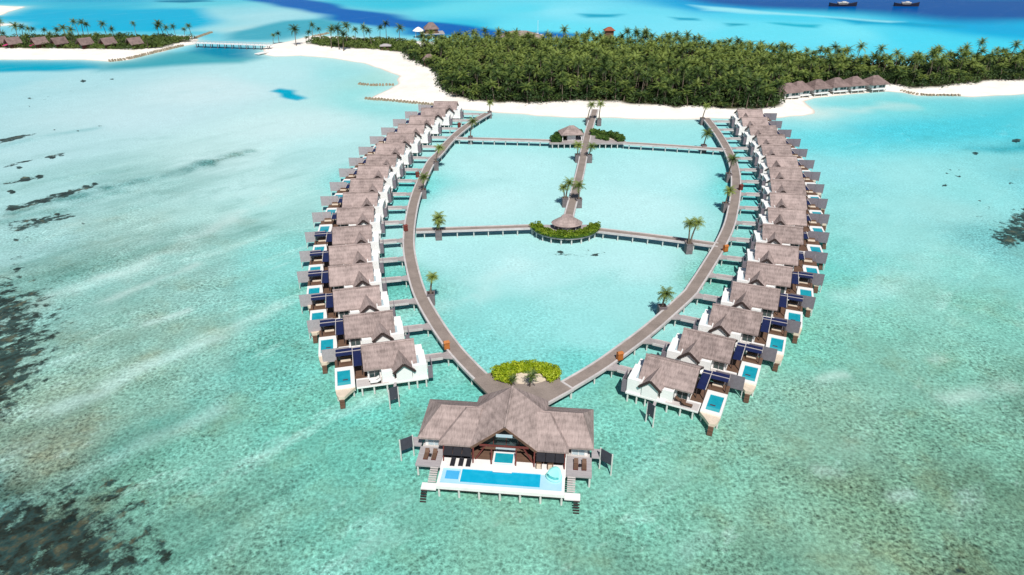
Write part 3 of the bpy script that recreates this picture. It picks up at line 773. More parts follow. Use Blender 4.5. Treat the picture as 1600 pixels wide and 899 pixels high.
UP = scatter(FOREST, 16000, 2.7, (CLEAR,)); UP = UP[np.abs(np.arctan2(UP[:, 0], UP[:, 1])) < R(46)]
ue = sdf(FOREST, UP)
sel = (ue < 16) | (UP[:, 0] > 130) | (np.random.default_rng(5).random(len(UP)) < 0.75)
UP = UP[sel]
bush_mass('undergrowth', M['bush'], UP, zground(UP), 1.8, 3.4, 80, 0.6, 41, 'dark green undergrowth between and below the palms of the main island', 'undergrowth', big=(sdf(FOREST, UP) < 9).astype(float))
NP_ = scatter(NECK, 4000, 1.9)
bush_mass('scrub', M['scrub'], NP_, zground(NP_), 1.0, 2.4, 60, 0.45, 42, 'bright green scrub on the sandy neck left of the grove', 'scrub')
LP_ = scatter(LBUSH, 9000, 2.1)
bush_mass('scrub', M['scrub'], LP_, np.full(len(LP_), 1.2), 1.3, 3.3, 60, 0.5, 43, 'green scrub growing round the red bungalows of the left island', 'scrub')

# ------------------------------------------------------------------ boardwalks
def smooth_path(pts, step=2.0):
    P = [Vector(p) for p in pts]
    P = [P[0] * 2 - P[1]] + P + [P[-1] * 2 - P[-2]]
    out = []
    for i in range(1, len(P) - 2):
        n = max(2, int((P[i + 1] - P[i]).length / step))
        for k in range(n):
            t = k / n
            a, b, c, d = P[i - 1], P[i], P[i + 1], P[i + 2]
            out.append(0.5 * ((2 * b) + (c - a) * t + (2 * a - 5 * b + 4 * c - d) * t * t + (3 * b - a - 3 * c + d) * t ** 3))
    out.append(P[-2]); return out

def offset(path, o):
    res = []
    for i, p in enumerate(path):
        d = (path[min(i + 1, len(path) - 1)] - path[max(i - 1, 0)]).to_2d().normalized()
        res.append(Vector((p.x - d.y * o, p.y + d.x * o)))
    return res

def ribbon(mb, path, o0, o1, z0, z1):
    A, B = offset(path, o0), offset(path, o1)
    n = len(path)
    vs = []
    for a, b in zip(A, B):
        vs += [(a.x, a.y, z0), (b.x, b.y, z0), (b.x, b.y, z1), (a.x, a.y, z1)]
    fs = []
    for i in range(n - 1):
        for k in range(4):
            fs.append((i * 4 + k, i * 4 + (k + 1) % 4, (i + 1) * 4 + (k + 1) % 4, (i + 1) * 4 + k))
    fs += [(0, 1, 2, 3), tuple((n - 1) * 4 + k for k in (3, 2, 1, 0))]
    return mb.add(vs, fs)

PILE_ME = {}
def pile_mesh(r, h, mat='pile'):
    k = (round(r, 2), round(h, 1), mat)
    if k not in PILE_ME:
        mb = MB().tube([(0, 0, -0.8), (0, 0, h)], [r, r], 8)
        PILE_ME[k] = mb_mesh(mb, 'pile', M[mat])
    return PILE_ME[k]
def pile(parent, x, y, h, r=0.16, mat='pile'):
    o = bpy.data.objects.new('pile', pile_mesh(r, h, mat)); o.location = (x, y, 0)
    return link(o, parent)

def boardwalk(name, label, cat, pts, w, z, spacing, group=None, mat='boardwalk', kerb=0.42, closed_kerb=True, skip=()):
    path = smooth_path(pts)
    c = path[len(path) // 2]
    t = thing(name, label, cat, (c.x, c.y, 0), 0, group)
    path = [p - Vector((c.x, c.y, 0)) for p in path]
    ribbon(MB(), path, -w / 2 + kerb * 0.9, w / 2 - kerb * 0.9, z - 0.22, z).build('deck', M[mat], t)
    for sg in (-1, 1):
        ribbon(MB(), path, sg * (w / 2 - kerb), sg * w / 2, z - 0.40, z + 0.14).build('kerb', M['kerb'], t)
    acc = spacing * 0.5; last = path[0]
    for i, p in enumerate(path):
        acc += (p - last).length; last = p
        if acc >= spacing:
            acc = 0
            for o_ in (-w / 2 + 0.45, w / 2 - 0.45):
                q = offset(path, o_)[i]; pile(t, q.x, q.y, z - 0.25)
    return t, path, c

ZD = 2.2
ARC_L = [(762, 177), (745, 187), (724, 201), (703, 220), (687, 239), (672, 256), (652, 300), (642, 340), (638.5, 380), (643, 414), (656, 459), (680, 503), (708, 543), (737, 575), (751, 588.5)]
ARC_R = [(1103, 184.5), (1121, 207.8), (1135.6, 232), (1144.5, 252), (1149.5, 274.6), (1149.5, 301), (1145.5, 327), (1139, 353.4), (1124.5, 384.5), (1104.5, 418), (1084, 449.5), (1073, 463), (1016.5, 513), (966.5, 551), (933, 574.5), (886, 602.5)]
arcL3 = [at(x, y, ZD) for x, y in ARC_L]; arcR3 = [at(x, y, ZD) for x, y in ARC_R]
flat = lambda P: [Vector((p.x, p.y, 0)) for p in P]
boardwalk('boardwalk', 'long curved timber boardwalk serving the left row of water villas', 'boardwalk', flat(arcL3), 3.2, 2.200, 4.4)
boardwalk('boardwalk', 'long curved timber boardwalk serving the right row of water villas', 'boardwalk', flat(arcR3), 3.2, 2.204, 4.4)
boardwalk('boardwalk', 'straight timber boardwalk from the beach down to the hedged round hut', 'boardwalk', flat([at(930, 171, 2.2), at(917.8, 213, 2.2), at(907, 267, 2.2), at(890, 333, 2.2), at(888, 342, 2.2)]), 3.0, 2.212, 6.0)
CW = dict(w=2.6)
boardwalk('boardwalk', 'cross boardwalk from left arc to lower hedged hut, palm planter alongside', 'boardwalk', flat([at(650, 360, 2.2), at(740, 357, 2.2), at(831, 354, 2.2)]), 2.6, 2.190, 2.5)
boardwalk('boardwalk', 'cross boardwalk from lower hedged hut to right arc, twin palm planter alongside', 'boardwalk', flat([at(932, 359, 2.2), at(1025, 370, 2.2), at(1122, 383, 2.2)]), 2.6, 2.190, 2.5)
boardwalk('boardwalk', 'farther cross boardwalk between left arc and garden deck near the beach', 'boardwalk', flat([at(709, 216, 2.2), at(790, 218, 2.2), at(862, 220, 2.2)]), 2.6, 2.190, 2.5)
boardwalk('boardwalk', 'farther cross boardwalk between garden deck near the beach and right arc', 'boardwalk', flat([at(974, 223.5, 2.2), at(1050, 228, 2.2), at(1134, 234, 2.2)]), 2.6, 2.190, 2.5)

def hedge(label, mat, path, width, height, z, per_m, size, seed, name='hedge', parent=None):
    """a clipped planting bed: lumpy core plus leaves"""
    P = smooth_path([Vector((p[0], p[1], 0)) for p in path], 0.6)
    r = np.random.default_rng(seed)
    cs, rs = [], []
    for i, p in enumerate(P):
        nacross = max(1, int(width / 0.7))
        for k in range(nacross):
            o_ = (k + 0.5) / nacross * width - width / 2
            q = offset(P, o_ + r.uniform(-0.2, 0.2))[i]
            if r.random() < 0.9:
                rad = r.uniform(0.45, 0.8)
                cs.append((q.x, q.y, z + height * r.uniform(0.35, 0.8))); rs.append(rad)
    cs = np.array(cs); ctr = np.array([cs[:, 0].mean(), cs[:, 1].mean(), z])
    V, Q, T = leaf_mass(cs - ctr, np.array(rs), per_m, size, seed, 0.85)
    o = bpy.data.objects.new(name, np_mesh(name, V, Q, mat, {'tint': ('FLOAT', T)}))
    o.location = ctr; link(o, parent)
    if parent is None: tag(o, label, 'hedge')
    core = MB()
    Pc = [p - Vector((ctr[0], ctr[1], 0)) for p in P]
    ribbon(core, Pc, -width / 2 + 0.25, width / 2 - 0.25, 0.01, height * 0.62)
    core.t = [0.15] * len(core.v)
    co = core.build('stems', mat, o)
    return o

def ell(c, ax, ay, a0, a1, n=14, rot=0.0):
    out = []
    for i in range(n + 1):
        a = R(a0 + (a1 - a0) * i / n)
        x, y = ax * math.cos(a), ay * math.sin(a)
        out.append((c[0] + x * math.cos(rot) - y * math.sin(rot), c[1] + x * math.sin(rot) + y * math.cos(rot)))
    return out

def hut_roof(mb, ax, ay, ze, zt, rx=0.15, n=20, t=0.3):
    prof = [(1.0, ze), (0.72, ze + (zt - ze) * 0.36), (0.42, ze + (zt - ze) * 0.72), (rx, zt - 0.05), (0.001, zt)]
    vs, fs = [], []
    for s_, z in prof + [(0.94, ze - t)]:
        for k in range(n):
            a = 2 * math.pi * k / n
            vs.append((ax * s_ * math.cos(a), ay * s_ * math.sin(a), z))
    for i in range(len(prof) - 1):
        for k in range(n):
            fs.append((i * n + k, i * n + (k + 1) % n, (i + 1) * n + (k + 1) % n, (i + 1) * n + k))
    L_ = len(prof) * n
    for k in range(n): fs.append((L_ + (k + 1) % n, L_ + k, k, (k + 1) % n))
    fs.append(tuple(L_ + k for k in range(n)))
    return mb.add(vs, fs)

# lower hub: half round deck with a hedge along its rim and a round thatched hut
h1 = at(883, 352, 2.2)
t = thing('garden_deck', 'half round garden deck on white piles at the middle crossing', 'deck', (h1.x, h1.y, 0))
MB().prism(ell((0, 0), 9.4, 8.6, -182, 2, 22), 1.7, 2.216).build('deck', M['pier'], t)
for a in range(-172, 0, 18):
    pile(t, 8.9 * math.cos(R(a)), 8.1 * math.sin(R(a)), 1.75, 0.2)
for a in (-150, -110, -70, -30): pile(t, 4.5 * math.cos(R(a)), 4.5 * math.sin(R(a)), 1.75, 0.2)
hedge('bright green curved hedge along the half round deck at the middle crossing', M['hedge_green'], ell((h1.x, h1.y - 0.6), 8.2, 7.0, -178, -2, 20), 3.0, 1.35, 2.22, 30, 0.25, 51)
t = thing('hut', 'round thatched hut behind the curved green hedge at the middle crossing', 'hut', (h1.x + 0.3, h1.y - 1.9, 2.22))
hut_roof(MB(), 4.3, 3.3, 1.55, 3.7, 0.34).build('roof', M['thatch'], t)
for a in range(0, 360, 45): 
    MB().tube([(3.3 * math.cos(R(a)), 2.3 * math.sin(R(a)), 0), (3.3 * math.cos(R(a)), 2.3 * math.sin(R(a)), 2.0)], 0.12).build('post', M['white'], t)
MB().tube([(0, 0, 0), (0, 0, 1.1)], 1.6, 16).build('counter', M['white'], t)

# upper hub: wide half round deck behind the far cross boardwalk, two hedges and a thatched hut
h2 = at(918, 221, 2.2)
t = thing('garden_deck', 'wide garden deck with planting near the beach end of the straight boardwalk', 'deck', (h2.x, h2.y, 0))
MB().prism(ell((0, -1.5), 14.4, 12.5, -4, 184, 26), 1.7, 2.208).build('deck', M['pier'], t)
MB().prism(ell((3.5, 0.5), 9.5, 7.0, 5, 88, 12) + ell((3.5, 0.5), 6.5, 4.2, 88, 5, 12), 2.2, 2.26).build('sand_bed', M['cream'], t)
for k in range(13): pile(t, -13.2 + k * 2.2, -2.1, 1.75, 0.18)
hedge('dark green hedge curving round the thatched hut near the beach', M['hedge_dark'], ell((h2.x, h2.y - 1), 11.9, 9.6, 182, 98, 12), 4.2, 2.2, 2.22, 30, 0.3, 52)
hedge('dark green hedge curving right of the straight boardwalk near the beach', M['hedge_dark'], ell((h2.x, h2.y - 1), 12.4, 9.8, 80, 2, 12), 3.2, 2.2, 2.22, 30, 0.3, 53)
hedge('low inner hedge on the garden deck right of the straight boardwalk', M['hedge_dark'], ell((h2.x, h2.y), 7.6, 4.0, 60, 8, 8), 1.7, 1.2, 2.22, 26, 0.26, 54)
hh = at(892, 206, 5.0)
t = thing('hut', 'small thatched hut with white walls beside dark hedges near the beach', 'hut', (hh.x, hh.y, 2.22), R(8))
rf = MB()
A = [(-4.4, -3.2, 2.5), (4.4, -3.2, 2.5), (4.4, 3.2, 2.5), (-4.4, 3.2, 2.5), (-0.6, 0, 5.2), (1.0, 0, 5.2)]
rf.slab([(A[0], A[1], A[5], A[4]), (A[1], A[2], A[5]), (A[2], A[3], A[4], A[5]), (A[3], A[0], A[4])], 0.25)
rf.build('roof', M['thatch'], t)
MB().box(-1.6, 1.6, -1.6, 1.8, 0, 2.6).build('wall', M['white'], t)
for x in (-3.6, 3.6):
    for y in (-2.5, 2.5): MB().box(x - 0.12, x + 0.12, y - 0.12, y + 0.12, 0, 2.5).build('post', M['white'], t)

# front plaza where both arcs meet
eL, eR = smooth_path(flat(arcL3)), smooth_path(flat(arcR3))
tip = lambda path, o_: offset(path, o_)[-1].to_3d()
plz = [tip(eL, 1.6), at(775, 580, 2.2), at(797, 574, 2.2), at(822, 572.5, 2.2), at(850, 574, 2.2), at(872, 580, 2.2), tip(eR, -1.6), tip(eR, 1.6), at(857, 630, 2.2), at(800, 652, 2.2), at(769, 622, 2.2), tip(eL, -1.6)]
pc = at(822, 596, 2.2)
t = thing('plaza_deck', 'broad timber deck where both boardwalk arcs meet behind the grand pavilion', 'deck', (pc.x, pc.y, 0))
MB().prism([(p.x - pc.x, p.y - pc.y) for p in plz], 1.75, 2.222).build('deck', M['boardwalk'], t)
rimp = plz[6:11]
for a, b in zip(rimp[:-1], rimp[1:]):
    MB().beam((a.x - pc.x, a.y - pc.y, 2.15), (b.x - pc.x, b.y - pc.y, 2.12), 0.4, 0.5).build('kerb', M['kerb'], t)
for (a, b) in ((plz[6], plz[7]), (plz[9], plz[10]), (plz[8], plz[9])):
    for k in (0.05, 0.5, 0.95):
        q = a.lerp(b, k).to_3d(); pile(t, (q.x - pc.x) * 0.97, (q.y - pc.y) * 0.97, 1.8, 0.22)
hc = at(822, 586, 2.2)
MB().prism(ell((hc.x - pc.x, hc.y - pc.y - 0.6), 4.2, 2.3, 0, 360, 24), 2.2, 2.30).build('sand_bed', M['cream'], t)
hedge('lime green horseshoe hedge round a sand bed at the boardwalk tip', M['hedge_lime'], ell(hc, 4.9, 1.9, -40, 236, 26), 3.1, 1.05, 2.24, 34, 0.22, 55)

# ------------------------------------------------------------------ water villas
def villa_proto(s, wide_shade):
    """local frame: x = s * u (u runs from the boardwalk to the open sea), y = -v (v runs to the front)"""
    X = lambda u: s * u
    def bx(mb, u0, u1, v0, v1, z0, z1):
        return mb.box(min(s * u0, s * u1), max(s * u0, s * u1), min(-v0, -v1), max(-v0, -v1), z0, z1)
    t = thing('water_villa', 'villa', 'villa', (0, 0, 0), 0, None)
    bx(MB(), -6.7, 6.5, -4.3, 5.9, 1.85, 2.2).build('platform', M['white_deck'], t)
    bx(MB(), 0.6, 6.4, 3.7, 5.84, 2.202, 2.235).build('sun_deck', M['pale_wood'], t)
    bx(MB(), 4.45, 10.3, -3.9, 3.2, 2.21, 2.25).build('terrace', M['brown_wood'], t)
    bx(MB(), 6.5, 10.3, -3.9, -0.9, 1.85, 2.205).build('terrace_slab', M['grey_wood'], t)
    # house under the main roof
    w = MB(); bx(w, -4.4, 4.3, -3.5, 3.55, 2.2, 5.0)
    w.add([(X(u), -v, z) for u in (-4.4, 4.3) for v, z in ((-3.5, 5.0), (3.55, 5.0), (0, 6.9))], [(0, 1, 2), (5, 4, 3)])
    wl = w.build('wall', M['white'], t)
    bx(MB(), 4.3, 4.36, -3.4, 3.4, 2.25, 4.9).build('glass_front', M['glass'], t)
    g = bx(MB(), 2.15, 3.95, 3.55, 3.6, 2.35, 4.4).build('window', M['glass'], t)
    f = MB()
    for u in (2.05, 3.0, 3.95): bx(f, u, u + 0.1, 3.55, 3.66, 2.3, 4.5)
    bx(f, 2.05, 4.05, 3.55, 3.66, 4.4, 4.52); f.build('frame', M['grey_wood'], g)
    # main roof
    rz, ze, uo, vo = 7.3, 4.75, 4.95, 4.45
    rf = MB()
    nseg = 8
    for sg in (1, -1):
        rf.slab([((X(-uo), 0, rz), (X(uo), 0, rz), (X(uo), -sg * vo, ze), (X(-uo), -sg * vo, ze))], 0.30)
    ro = rf.build('roof', M['thatch'], t)
    MB().tube([(X(-uo - 0.05), 0, rz + 0.02), (X(uo + 0.05), 0, rz + 0.02)], 0.22, 8).build('ridge_cap', M['thatch'], ro)
    bg = MB()
    for sg in (1, -1): bg.beam((X(uo + 0.06), 0, rz - 0.28), (X(uo + 0.06), -sg * vo, ze - 0.25), 0.10, 0.34)
    bg.build('barge_board', M['dark_wood'], ro)
    MB().add([(X(4.4), 3.4, 4.9), (X(4.4), -3.4, 4.9), (X(4.4), 0, 6.85)], [(0, 1, 2)]).build('gable_end', M['brown_wood'], t)
    # walled courtyard beside the boardwalk
    c = MB()
    bx(c, -6.6, -3.9, 0.6, 5.6, 2.2, 4.75)
    for a in ((-6.6, -6.4, 0.6, 5.6), (-4.1, -3.9, 0.6, 5.6), (-6.4, -4.1, 5.4, 5.6), (-6.4, -4.1, 0.6, 0.8)): bx(c, *a, 4.75, 5.1)
    cy = c.build('courtyard', M['white'], t)
    bx(MB(), -5.4, -4.5, 1.8, 4.4, 4.752, 4.80).build('roof_light', M['frost'], cy)
    bx(MB(), -6.5, -4.4, -2.6, 0.6, 2.2, 4.3).build('entry_wall', M['white'], t)
    bx(MB(), -6.56, -6.50, -1.5, -0.1, 2.25, 4.1).build('door', M['brown_wood'], t)
    # cross gable
    du, dz, de, hw, v0, v1, sk = -2.35, 6.45, 4.45, 2.05, 1.45, 6.3, 0.55
    d = MB()
    for sg in (1, -1):
        d.slab([((X(du + sk), -v0, dz), (X(du), -v1, dz), (X(du + sg * hw), -v1 + 0.25, de), (X(du + sg * hw + sk * 0.65), -v0 - 1.8, de))], 0.26)
    do = d.build('gable_roof', M['thatch'], t)
    e = MB()
    for sg in (1, -1): e.beam((X(du), -v1 - 0.05, dz - 0.28), (X(du + sg * hw), -v1 + 0.2, de - 0.26), 0.14, 0.46)
    e.build('barge_board', M['dark_wood'], do)
    gwall = [(-1.45, 2.2), (1.45, 2.2), (1.45, 4.6), (0, 6.0), (-1.45, 4.6)]
    n = len(gwall)
    gw = MB().add([(X(du + a), -5.85, z) for a, z in gwall] + [(X(du + a), -3.4, z) for a, z in gwall],
                  [tuple(range(n)), tuple(range(2 * n - 1, n - 1, -1))] + [(i, n + i, n + (i + 1) % n, (i + 1) % n) for i in range(n)])
    gw.build('gable_wall', M['white'], t)
    # flat white annex between gable and sun deck
    an = MB(); bx(an, -0.5, 1.75, 3.2, 5.35, 2.2, 4.35)
    for a in ((-0.5, 1.75, 5.2, 5.35), (1.6, 1.75, 3.2, 5.2)): bx(an, *a, 4.35, 4.5)
    ao = an.build('annex', M['white'], t)
    bx(MB(), 1.752, 1.79, 4.0, 4.8, 2.3, 4.0).build('door', M['glass'], ao)
    # shade roof over the terrace
    pg = MB()
    bx(pg, 5.15, 6.75, -3.7, 2.4 if wide_shade else 0.6, 4.55, 4.66)
    if wide_shade: bx(pg, 6.75, 9.9, -3.8, -1.5, 4.60, 4.71)
    po = pg.build('shade_roof', M['solar'], t)
    b = MB()
    bx(b, 5.05, 10.0 if wide_shade else 6.9, -2.62, -2.52, 4.72, 4.82); bx(b, 6.68, 6.80, -3.8, 2.5 if wide_shade else 0.7, 4.72, 4.80)
    b.build('beam', M['pale_wood'], po)
    for u, v in ((5.25, 2.2), (6.65, 2.2), (9.7, -1.65), (9.7, -3.65), (6.65, -1.65)) if wide_shade else ((5.25, 0.5), (6.65, 0.5), (6.65, -3.5), (5.25, -3.5)):
        bx(MB(), u - 0.07, u + 0.07, v - 0.07, v + 0.07, 2.25, 4.6).build('post', M['dark_wood'], po)
    sf = MB(); bx(sf, 7.2, 9.2, -3.4, -2.2, 2.26, 2.7); bx(sf, 7.2, 9.2, -3.6, -3.3, 2.7, 3.15)
    sf.build('daybed', M['brown_wood'], t)
    bx(MB(), 7.25, 9.15, -3.25, -2.25, 2.702, 2.82).build('cushion', M['cream'], t)
    # privacy screens standing behind the pool
    for u0, u1, mt in ((9.95, 12.55, 'slat' if s > 0 else 'slat_sunlit'), (7.3, 9.9, 'slat' if s > 0 else 'slat_sunlit')):
        sc = bx(MB(), u0, u1, -4.12, -4.0, 2.3 if u0 < 9 else 1.9, 4.85).build('privacy_screen', M[mt], t)
        for u in (u0 + 0.1, u1 - 0.1):
            MB().tube([(X(u), 4.2, -0.8), (X(u), 4.2, 4.7)], 0.09, 6).build('post', M['pile'], sc)
    for (a, b_, c_, d_) in ((-7.65, -6.75, 5.30, 5.42), (-7.65, -7.53, 2.2, 5.30)):
        sc = bx(MB(), a, b_, c_, d_, 1.7, 4.5).build('entry_screen', M['slat'], t)
    # pool terrace
    A_, B_, C_, D_ = 6.75, 10.35, -1.0, 7.0
    ps = MB()
    bx(ps, A_, A_ + 0.75, C_, 5.6, 1.3, 2.4); bx(ps, B_ - 0.42, B_, C_, 5.6, 1.3, 2.4)
    bx(ps, A_ + 0.75, B_ - 0.42, C_, C_ + 1.1, 1.3, 2.4); bx(ps, A_ + 0.75, B_ - 0.42, 4.85, 5.6, 1.3, 2.4)
    bx(ps, A_ + 0.75, B_ - 0.42, C_ + 1.1, 4.85, 1.3, 1.9)
    pso = ps.build('pool_surround', M['white_deck'], t)
    MB().prism([(X(A_), -5.6), (X(B_), -5.6), (X(B_ - 0.15), -6.9), (X(B_ - 0.55), -8.0), (X(B_ - 1.55), -8.05), (X(A_ + 0.9), -6.6)], 1.5, 2.1).build('landing', M['cream'], t)
    pw = bx(MB(), A_ + 0.751, B_ - 0.421, C_ + 1.101, 3.75, 1.95, 2.3).build('pool_water', M['pool'], t)
    bx(MB(), A_ + 0.751, B_ - 0.421, 3.75, 4.849, 1.95, 2.296).build('pool_shelf', M['pool_shelf'], t)
    bx(MB(), A_ + 1.25, A_ + 2.2, 2.9, 3.3, 2.0, 2.31).build('pool_bench', M['slat_dark'], pw)
    st = MB()
    for k in range(3): bx(st, B_ - 1.5, B_ - 0.6, 8.05 + 0.26 * k, 8.05 + 0.26 * (k + 1), 1.0 - 0.45 * k, 1.5 - 0.45 * k)
    st.build('stairs', M['brown_wood'], t)
    # piles
    for u in (-6.3, -4.6, -3.0, 1.0, 3.4, 5.6): pile(t, X(u), -5.6, 1.9, 0.17)
    for u in (-6.3, -3.0, 1.0, 4.5): pile(t, X(u), 3.9, 1.9, 0.17); pile(t, X(u), 0, 1.9, 0.17)
    for v in (-0.8, 1.5, 3.8, 6.2): pile(t, X(B_ - 0.3), -v, 1.4, 0.17)
    pile(t, X(A_ + 0.4), -5.4, 1.4, 0.17)
    bx(MB(), -6.4, 6.2, 5.35, 5.55, 1.55, 1.86).build('under_beam', M['dark_wood'], t)
    return t

LV = [(678.3, 158.7, 714.7, 159.4), (657.7, 169.2, 697.6, 169.2), (639.5, 181, 680.5, 181.5), (621.3, 194.7, 664.6, 194.3), (604.6, 208.4, 648.6, 208.4), (588.2, 224.4, 633.8, 225.5), (572.9, 242.1, 621.3, 242.6), (559, 258.6, 609.2, 259.7), (547.6, 279.5, 600, 280.2), (535, 302, 592, 300.5), (526.8, 326.5, 584, 323.5), (518.9, 356.8, 580.5, 352), (513.6, 387, 578.6, 380), (512.4, 417, 582.4, 411.6), (519, 454, 593.8, 446.8), (535, 494.9, 614.6, 485.4), (563.5, 541, 646.7, 530)]
RV = [(1151.6, 171.1, 1191.2, 171.6), (1157.8, 183.4, 1199, 183.8), (1169, 196.7, 1213.5, 197.2), (1181.2, 211.2, 1226.8, 211.6), (1188.3, 226.3, 1236.1, 227.4), (1195.7, 243.9, 1245.7, 244.5), (1201.2, 261.2, 1252.4, 263.4), (1202.3, 280.8, 1257.9, 282.3), (1201.9, 301.7, 1259.7, 304.6), (1199, 325.7, 1259.7, 327.9), (1191.2, 350, 1255.3, 356.7), (1181.2, 380, 1247.9, 386.7), (1169, 409, 1236.8, 419), (1146.7, 441.2, 1218.3, 453.5), (1115.6, 475.7, 1190.1, 490.1), (1069, 513, 1149, 532), (1011, 554, 1093, 575)]
ORD = ['first', 'second', 'third', 'fourth', 'fifth', 'sixth', 'seventh', 'eighth', 'ninth', 'tenth', 'eleventh', 'twelfth', 'thirteenth', 'fourteenth', 'fifteenth', 'sixteenth', 'seventeenth']

def solve(V):
    out = []
    for a in V:
        p, q = at(a[0], a[1], 7.3), at(a[2], a[3], 7.3)
        out.append([(p + q) / 2, math.atan2(q.y - p.y, q.x - p.x)])
    ang = [o[1] for o in out]
    n = len(ang)
    sm = []
    for i in range(n):
        lo, hi = max(0, i - 2), min(n, i + 3)
        sm.append(sum(ang[lo:hi]) / (hi - lo) if 1 < i < n - 2 else (ang[i] + sum(ang[lo:hi]) / (hi - lo)) / 2)
    return [(o[0], a) for o, a in zip(out, sm)]

def seg_hit(p, d, path):
    best = None
    for a, b in zip(path[:-1], path[1:]):
        e = (b - a).to_2d(); w = (a - p).to_2d()
        den = d.x * e.y - d.y * e.x
        if abs(den) < 1e-9: continue
        t_ = (w.x * e.y - w.y * e.x) / den; u_ = (w.x * d.y - w.y * d.x) / den
        if -0.02 <= u_ <= 1.02 and t_ > 0 and (best is None or t_ < best): best = t_
    return best

VILLA = {}
for side, V, s, arc in (('left', LV, -1, smooth_path(flat(arcL3))), ('right', RV, 1, smooth_path(flat(arcR3)))):
    protos = {}
    sol = solve(V)
    for i, (c, a) in enumerate(sol):
        k = len(sol) - 1 - i
        wide = k <= (4 if side == 'right' else 5)
        if wide not in protos: o = protos[wide] = villa_proto(s, wide)
        else: o = copy_tree(protos[wide])
        o.location = (c.x, c.y, 0); o.rotation_euler = (0, 0, a)
        word = 'nearest' if k == 0 else ('farthest' if i == 0 else ORD[k])
        o['label'] = ('thatched water villa with plunge pool, nearest the grand pavilion in the %s row' % side if k == 0 else
                      'thatched water villa nearest the beach at the far end of the %s row' % side if i == 0 else
                      'thatched water villa, %s from the grand pavilion in the %s row' % (word, side))
        o['group'] = 'thatched water villas of the %s row' % side
        VILLA[(side, k)] = o
        # its own short pier to the boardwalk
        ux = Vector((math.cos(a), math.sin(a), 0)) * s; vy = Vector((math.sin(a), -math.cos(a), 0))
        start = c.copy(); start.z = 0
        start = start + ux * -6.55 + vy * 0.75 * -1
        d = -ux
        hit = seg_hit(start, d, arc)
        if hit is None: hit = 6.0
        L_ = max(1.5, hit - 1.45)
        lab = 'short plank pier joining the %s boardwalk arc to its %s villa from the pavilion' % (side, 'nearest' if k == 0 else ORD[k])
        pr = thing('access_pier', lab, 'pier', start, math.atan2(d.y, d.x), 'short piers between villas and boardwalk')
        fl = MB(); e_ = 1.15
        fl.prism([(0, -0.85), (L_ - 1.6, -0.85), (L_ + 0.3, -1.5), (L_ + 0.3, 1.5), (L_ - 1.6, 0.85), (0, 0.85)], 1.92, 2.18)
        fl.build('deck', M['pier'], pr)
        for sg in (-1, 1): MB().box(0, L_ - 1.7, sg * 0.85 - 0.07, sg * 0.85 + 0.07, 1.8, 2.32).build('kerb', M['kerb'], pr)
        nn = max(2, int(L_ / 2.6))
        for q in range(nn):
            for sg in (-1, 1): pile(pr, 0.6 + (L_ - 1.2) * q / max(1, nn - 1), sg * 0.65, 1.95, 0.13)

# free standing screens on plank gangways at the two nearest villas
def side_screen(villa, b0, b1, g0):
    p0, p1, pg_ = at(*b0, 1.9), at(*b1, 1.9), at(*g0, 2.15)
    inv = Matrix.Translation(villa.location) @ Matrix.Rotation(villa.rotation_euler[2], 4, 'Z')
    inv = inv.inverted()
    a, b, g = inv @ p0, inv @ p1, inv @ pg_
    h = 2.7
    sc = MB().beam((a.x, a.y, 1.9 + h / 2), (b.x, b.y, 1.9 + h / 2), 0.12, h).build('privacy_screen', M['slat_dark'], villa)
    for p in (a, b): MB().tube([(p.x, p.y, -0.8), (p.x, p.y, 4.4)], 0.13, 6).build('post', M['pile'], sc)
    mid_ = (a + b) / 2
    MB().beam((g.x, g.y, 2.1), (mid_.x, mid_.y, 2.1), 0.5, 0.16).build('gangway', M['grey_wood'], villa)
side_screen(VILLA[('left', 0)], (608.5, 626.5), (623, 622), (618, 592))
side_screen(VILLA[('right', 0)], (1010.5, 646), (1021.5, 655), (1024, 628))

def lounger(x, y, z, rz, label, mat, frame='dark_wood', group=None, L=2.0, w=0.75):
    t = thing('sun_lounger', label, 'lounger', (x, y, z), rz, group)
    MB().box(-w / 2, w / 2, -L / 2, L / 2, 0.22, 0.32).build('frame', M[frame], t)
    MB().box(-w / 2 + 0.04, w / 2 - 0.04, -L / 2 + 0.03, L * 0.14, 0.322, 0.44).build('cushion', M[mat], t)
    MB().add([(-w / 2 + .04, L * .14, .33), (w / 2 - .04, L * .14, .33), (w / 2 - .04, L / 2, .75), (-w / 2 + .04, L / 2, .75), (-w / 2 + .04, L * .14, .45), (w / 2 - .04, L * .14, .45), (w / 2 - .04, L / 2 - .05, .87), (-w / 2 + .04, L / 2 - .05, .87)],
             [(0, 3, 2, 1), (4, 5, 6, 7), (0, 1, 5, 4), (1, 2, 6, 5), (2, 3, 7, 6), (3, 0, 4, 7)]).build('backrest', M[mat], t)
    for sx in (-1, 1):
        for sy in (-1, 1): MB().box(sx * (w / 2 - .09) - .035, sx * (w / 2 - .09) + .035, sy * (L / 2 - .15) - .035, sy * (L / 2 - .15) + .035, 0, .22).build('leg', M[frame], t)
    return t
def on_villa(side, k, u, v, z=2.24):
    o = VILLA[(side, k)]; s = 1 if side == 'right' else -1
    return Matrix.Translation(o.location) @ Matrix.Rotation(o.rotation_euler[2], 4, 'Z') @ Vector((s * u, -v, z)), o.rotation_euler[2]
